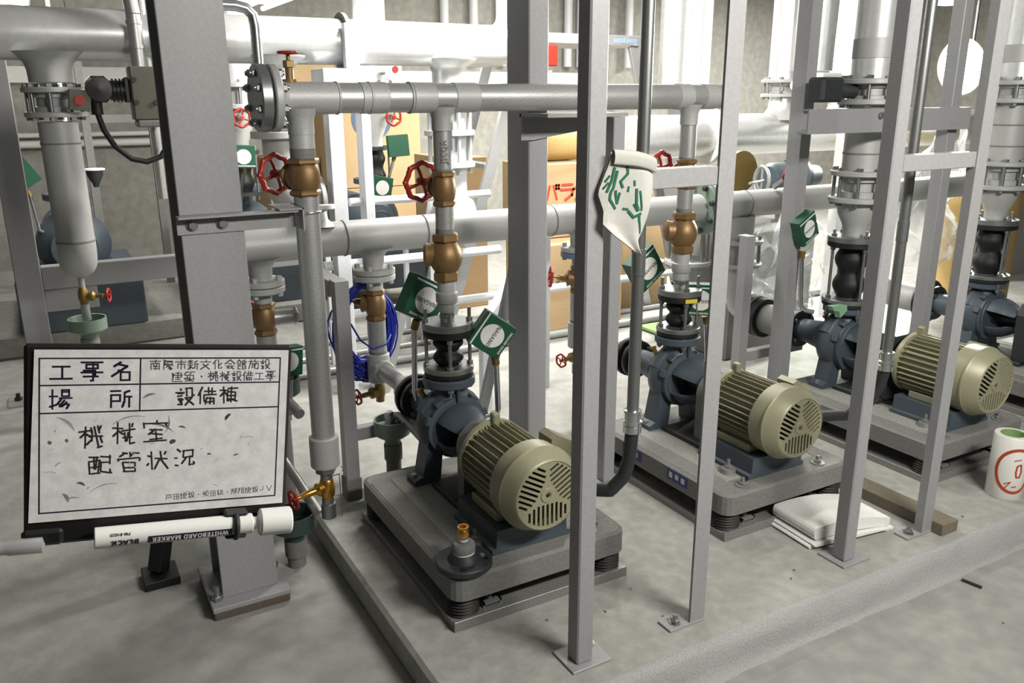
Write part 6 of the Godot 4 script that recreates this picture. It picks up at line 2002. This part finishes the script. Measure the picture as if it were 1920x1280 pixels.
func draw_text(im: Image, text: String, x: float, y: float, step: float, size: float, w: float, col: Color, wobble := 0.0, slope := 0.0) -> void:
	var rng := RandomNumberGenerator.new()
	rng.seed = text.length() * 31 + int(x)
	var k := 0
	for ch in text:
		if GLYPH.has(ch):
			for st in String(GLYPH[ch]).split(" "):
				var pts := []
				for i in range(0, st.length() - 1, 2):
					pts.append(Vector2(x + step * k - size * 0.5 + (float(st[i].to_int()) + 0.5 + rng.randf_range(-wobble, wobble)) / 10.0 * size, y + slope * step * k - size * 0.5 + (float(st[i + 1].to_int()) + 0.5 + rng.randf_range(-wobble, wobble)) / 10.0 * size))
				for i in pts.size() - 1: draw_line(im, pts[i], pts[i + 1], w, col)
		k += 1

func sign_board() -> void:
	var TL := Vector3(-0.0244, 1.3638, -0.7244)
	var ex := (Vector3(0.1734, 1.3357, -0.7152) - TL).normalized()
	var ey := (Vector3(-0.0461, 1.2256, -0.7116) - TL).normalized()
	var nz := ey.cross(ex).normalized()
	if nz.z < 0: nz = -nz
	ey = ex.cross(nz).normalized()
	if ey.y > 0: ey = -ey
	var bs := Basis(ex, -ey, nz)
	var W := 0.2
	var H := 0.1405
	var P := func(u: float, v: float, w := 0.0) -> Vector3: return TL + ex * u + ey * v + nz * w
	var t := thing("site_sign", "small whiteboard site sign with handwritten kanji on black frame", "sign", P.call(0.1, 0.16))
	var b := g(t)
	b.box(P.call(0.1, 0.0785, -0.005), Vector3(0.2065, 0.165, 0.008), 0.0025, bs)
	part("frame", b, M.black, t)
	# printed and written sheet
	var w := 1024
	var h := 720
	var im := Image.create(w, h, false, Image.FORMAT_RGB8)
	im.fill(Color(0.86, 0.86, 0.86))
	var fn := FastNoiseLite.new()
	fn.seed = 9
	fn.frequency = 0.012
	fn.fractal_octaves = 4
	for yy in range(0, h, 2):
		for xx in range(0, w, 2):
			var v := 0.865 + 0.06 * fn.get_noise_2d(xx, yy) + 0.03 * fn.get_noise_2d(xx * 5.0, yy * 5.0)
			im.fill_rect(Rect2i(xx, yy, 2, 2), Color(v, v, v * 1.005))
	var ink := Color(0.10, 0.10, 0.17)
	var pen := Color(0.17, 0.17, 0.18)
	var X := func(u: float) -> float: return u * w
	var Y := func(v: float) -> float: return v * h
	for ln in [[0.038, 0.05, 0.965, 0.05], [0.038, 0.05, 0.038, 0.948], [0.965, 0.05, 0.965, 0.948], [0.038, 0.948, 0.965, 0.948], [0.038, 0.205, 0.965, 0.205], [0.038, 0.365, 0.965, 0.365], [0.40, 0.05, 0.40, 0.365]]:
		draw_line(im, Vector2(X.call(ln[0]), Y.call(ln[1])), Vector2(X.call(ln[2]), Y.call(ln[3])), 6, ink)
	draw_text(im, "工事名", X.call(0.113), Y.call(0.127), X.call(0.109), 84, 8, ink)
	draw_text(im, "場", X.call(0.112), Y.call(0.285), 80, 86, 6.5, ink)
	draw_text(im, "所", X.call(0.330), Y.call(0.285), 80, 86, 8, ink)
	draw_text(im, "南陽市新文化会館施設", X.call(0.455), Y.call(0.090), X.call(0.0495), 46, 3.2, Color(0.25, 0.25, 0.28))
	draw_text(im, "建築・機械設備工事", X.call(0.542), Y.call(0.163), X.call(0.0478), 45, 3.2, Color(0.25, 0.25, 0.28))
	draw_text(im, "設備棟", X.call(0.575), Y.call(0.285), X.call(0.088), 78, 6.5, pen, 0.35, -0.02)
	draw_text(im, "機械室", X.call(0.222), Y.call(0.510), X.call(0.120), 96, 7, pen, 0.45, -0.06)
	draw_text(im, "配管状況", X.call(0.255), Y.call(0.675), X.call(0.108), 88, 6.5, pen, 0.45, -0.02)
	draw_text(im, "戸田建設・松田組・那須建設JV", X.call(0.52), Y.call(0.905), X.call(0.0298), 28, 2.6, Color(0.40, 0.40, 0.43), 0.0, -0.015)
	# smears and stray marker dabs
	var rng := RandomNumberGenerator.new()
	rng.seed = 12
	for k in 18:
		var p := Vector2(X.call(rng.randf_range(0.05, 0.93)), Y.call(rng.randf_range(0.38, 0.93)))
		var d := Vector2.from_angle(rng.randf_range(-1.2, 0.6)) * rng.randf_range(6, 40)
		var s := rng.randf_range(0.30, 0.72)
		dab(im, p, p + d, rng.randf_range(2.0, 5.0), Color(s, s, s))
	for q in [[0.10, 0.39, 0.16, 0.47, 14, 0.62], [0.41, 0.29, 0.46, 0.265, 12, 0.50], [0.74, 0.44, 0.762, 0.40, 14, 0.25], [0.51, 0.40, 0.50, 0.50, 7, 0.45], [0.55, 0.47, 0.58, 0.48, 8, 0.3], [0.30, 0.44, 0.42, 0.40, 5, 0.5], [0.67, 0.65, 0.685, 0.65, 9, 0.3], [0.17, 0.78, 0.20, 0.80, 12, 0.35], [0.22, 0.84, 0.32, 0.80, 5, 0.55], [0.12, 0.84, 0.14, 0.89, 16, 0.5], [0.13, 0.88, 0.18, 0.87, 8, 0.6], [0.78, 0.67, 0.80, 0.66, 8, 0.35], [0.07, 0.53, 0.075, 0.54, 16, 0.4], [0.13, 0.52, 0.133, 0.535, 14, 0.4], [0.52, 0.57, 0.54, 0.555, 20, 0.3], [0.45, 0.45, 0.53, 0.50, 9, 0.45]]:
		dab(im, Vector2(X.call(q[0]), Y.call(q[1])), Vector2(X.call(q[2]), Y.call(q[3])), q[4], Color(q[5], q[5], q[5]))
	im.generate_mipmaps()
	var m := StandardMaterial3D.new()
	m.albedo_texture = ImageTexture.create_from_image(im)
	m.roughness = 0.35
	b = g(t)
	b.uvquad(P.call(0.004, 0, 0.0004), P.call(W, 0, 0.0004), P.call(W, H, 0.0004), P.call(0, H, 0.0004), nz, [Vector2(0.02, 0), Vector2(1, 0), Vector2(1, 1), Vector2(0, 1)])
	part("written_sheet", b, m, t)
	# marker pen clipped under the sheet
	t = thing("marker_pen", "white whiteboard marker clipped under the site sign", "pen", P.call(0.12, 0.155, 0.008))
	var pv := 0.1545
	b = g(t)
	b.cyl(P.call(0.047, pv, 0.010), P.call(0.172, pv - 0.001, 0.010), 0.0088, 24, -1, 0.0006)
	b.cyl(P.call(0.172, pv - 0.001, 0.010), P.call(0.179, pv - 0.001, 0.010), 0.0055, 20)
	part("barrel", b, M.white, t)
	b = g(t)
	b.cyl(P.call(0.178, pv - 0.001, 0.010), P.call(0.206, pv - 0.001, 0.010), 0.0120, 28, -1, 0.0014)
	part("cap", b, M.white, t)
	# dark print bands wrapped on the barrel, lettering upside down
	var pr := g(t)
	for k in 5:
		var a0 := lerpf(-0.10, 0.62, k / 5.0)
		var a1 := lerpf(-0.10, 0.62, (k + 1) / 5.0)
		var n0 := (nz * cos(a0) + ey * sin(a0)).normalized()
		var n1 := (nz * cos(a1) + ey * sin(a1)).normalized()
		var o0: Vector3 = P.call(0.087, pv, 0.010)
		var o1: Vector3 = P.call(0.154, pv, 0.010)
		pr.tri(o0 + n0 * 0.00895, n0, o1 + n0 * 0.00895, n0, o1 + n1 * 0.00895, n1)
		pr.tri(o0 + n0 * 0.00895, n0, o1 + n1 * 0.00895, n1, o0 + n1 * 0.00895, n1)
	part("print_band", pr, M.navy, t)
	var am := 0.26
	var nm := (nz * cos(am) + ey * sin(am)).normalized()
	var upv := (ey * cos(am) - nz * sin(am)).normalized()
	words("WHITEBOARD MARKER", 0.0056, 0.0001, M.white, t, Transform3D(Basis(-ex, upv, nm), P.call(0.1205, pv, 0.010) + nm * 0.0091 - place(t)), "pen_lettering", true)
	words("BLACK", 0.0068, 0.0001, M.ink, t, Transform3D(Basis(-ex, upv, nm), P.call(0.070, pv, 0.010) + nm * 0.0091 - place(t)), "pen_lettering", true)
	words("PM-B102D", 0.0030, 0.0001, M.ink, t, Transform3D(Basis(-ex, (ey * cos(0.5) + nz * sin(0.5)).normalized(), (nz * cos(0.5) - ey * sin(0.5)).normalized()), P.call(0.066, pv, 0.010) + (nz * cos(0.5) - ey * sin(0.5)).normalized() * 0.0091 - place(t)), "pen_lettering", true)
	# rubber clip
	b = g(t)
	var cl := []
	for k in 20: cl.append(P.call(0.158, pv, 0.010) + (nz * cos(TAU * k / 20) + ey * sin(TAU * k / 20)) * 0.0104)
	b.tube(cl, 0.0025, 8, true)
	b.box(P.call(0.158, pv - 0.0100, 0.007), Vector3(0.020, 0.007, 0.012), 0.002, bs)
	b.box(P.call(0.158, pv + 0.0085, 0.010), Vector3(0.018, 0.004, 0.010), 0.0015, bs)
	part("rubber_clip", b, M.pump_dark, t)
	# telescopic handle running out to the left
	t = thing("sign_handle", "chrome telescopic rod fixed to the site sign's left edge", "handle", P.call(-0.02, 0.152, 0.005))
	b = g(t)
	b.lathe(P.call(-0.42, 0.158, 0.004), ex, [Vector2(0, 0), Vector2(0.009, 0), Vector2(0.009, 0.38), Vector2(0.006, 0.385), Vector2(0.0055, 0.405), Vector2(0.0065, 0.407), Vector2(0.0065, 0.43), Vector2(0, 0.432)], 20)
	part("rod", b, M.bright_rod, t)
	b = g(t)
	b.box(P.call(0.010, 0.153, 0.0), Vector3(0.030, 0.014, 0.008), 0.003, bs)
	part("holder", b, M.black, t)
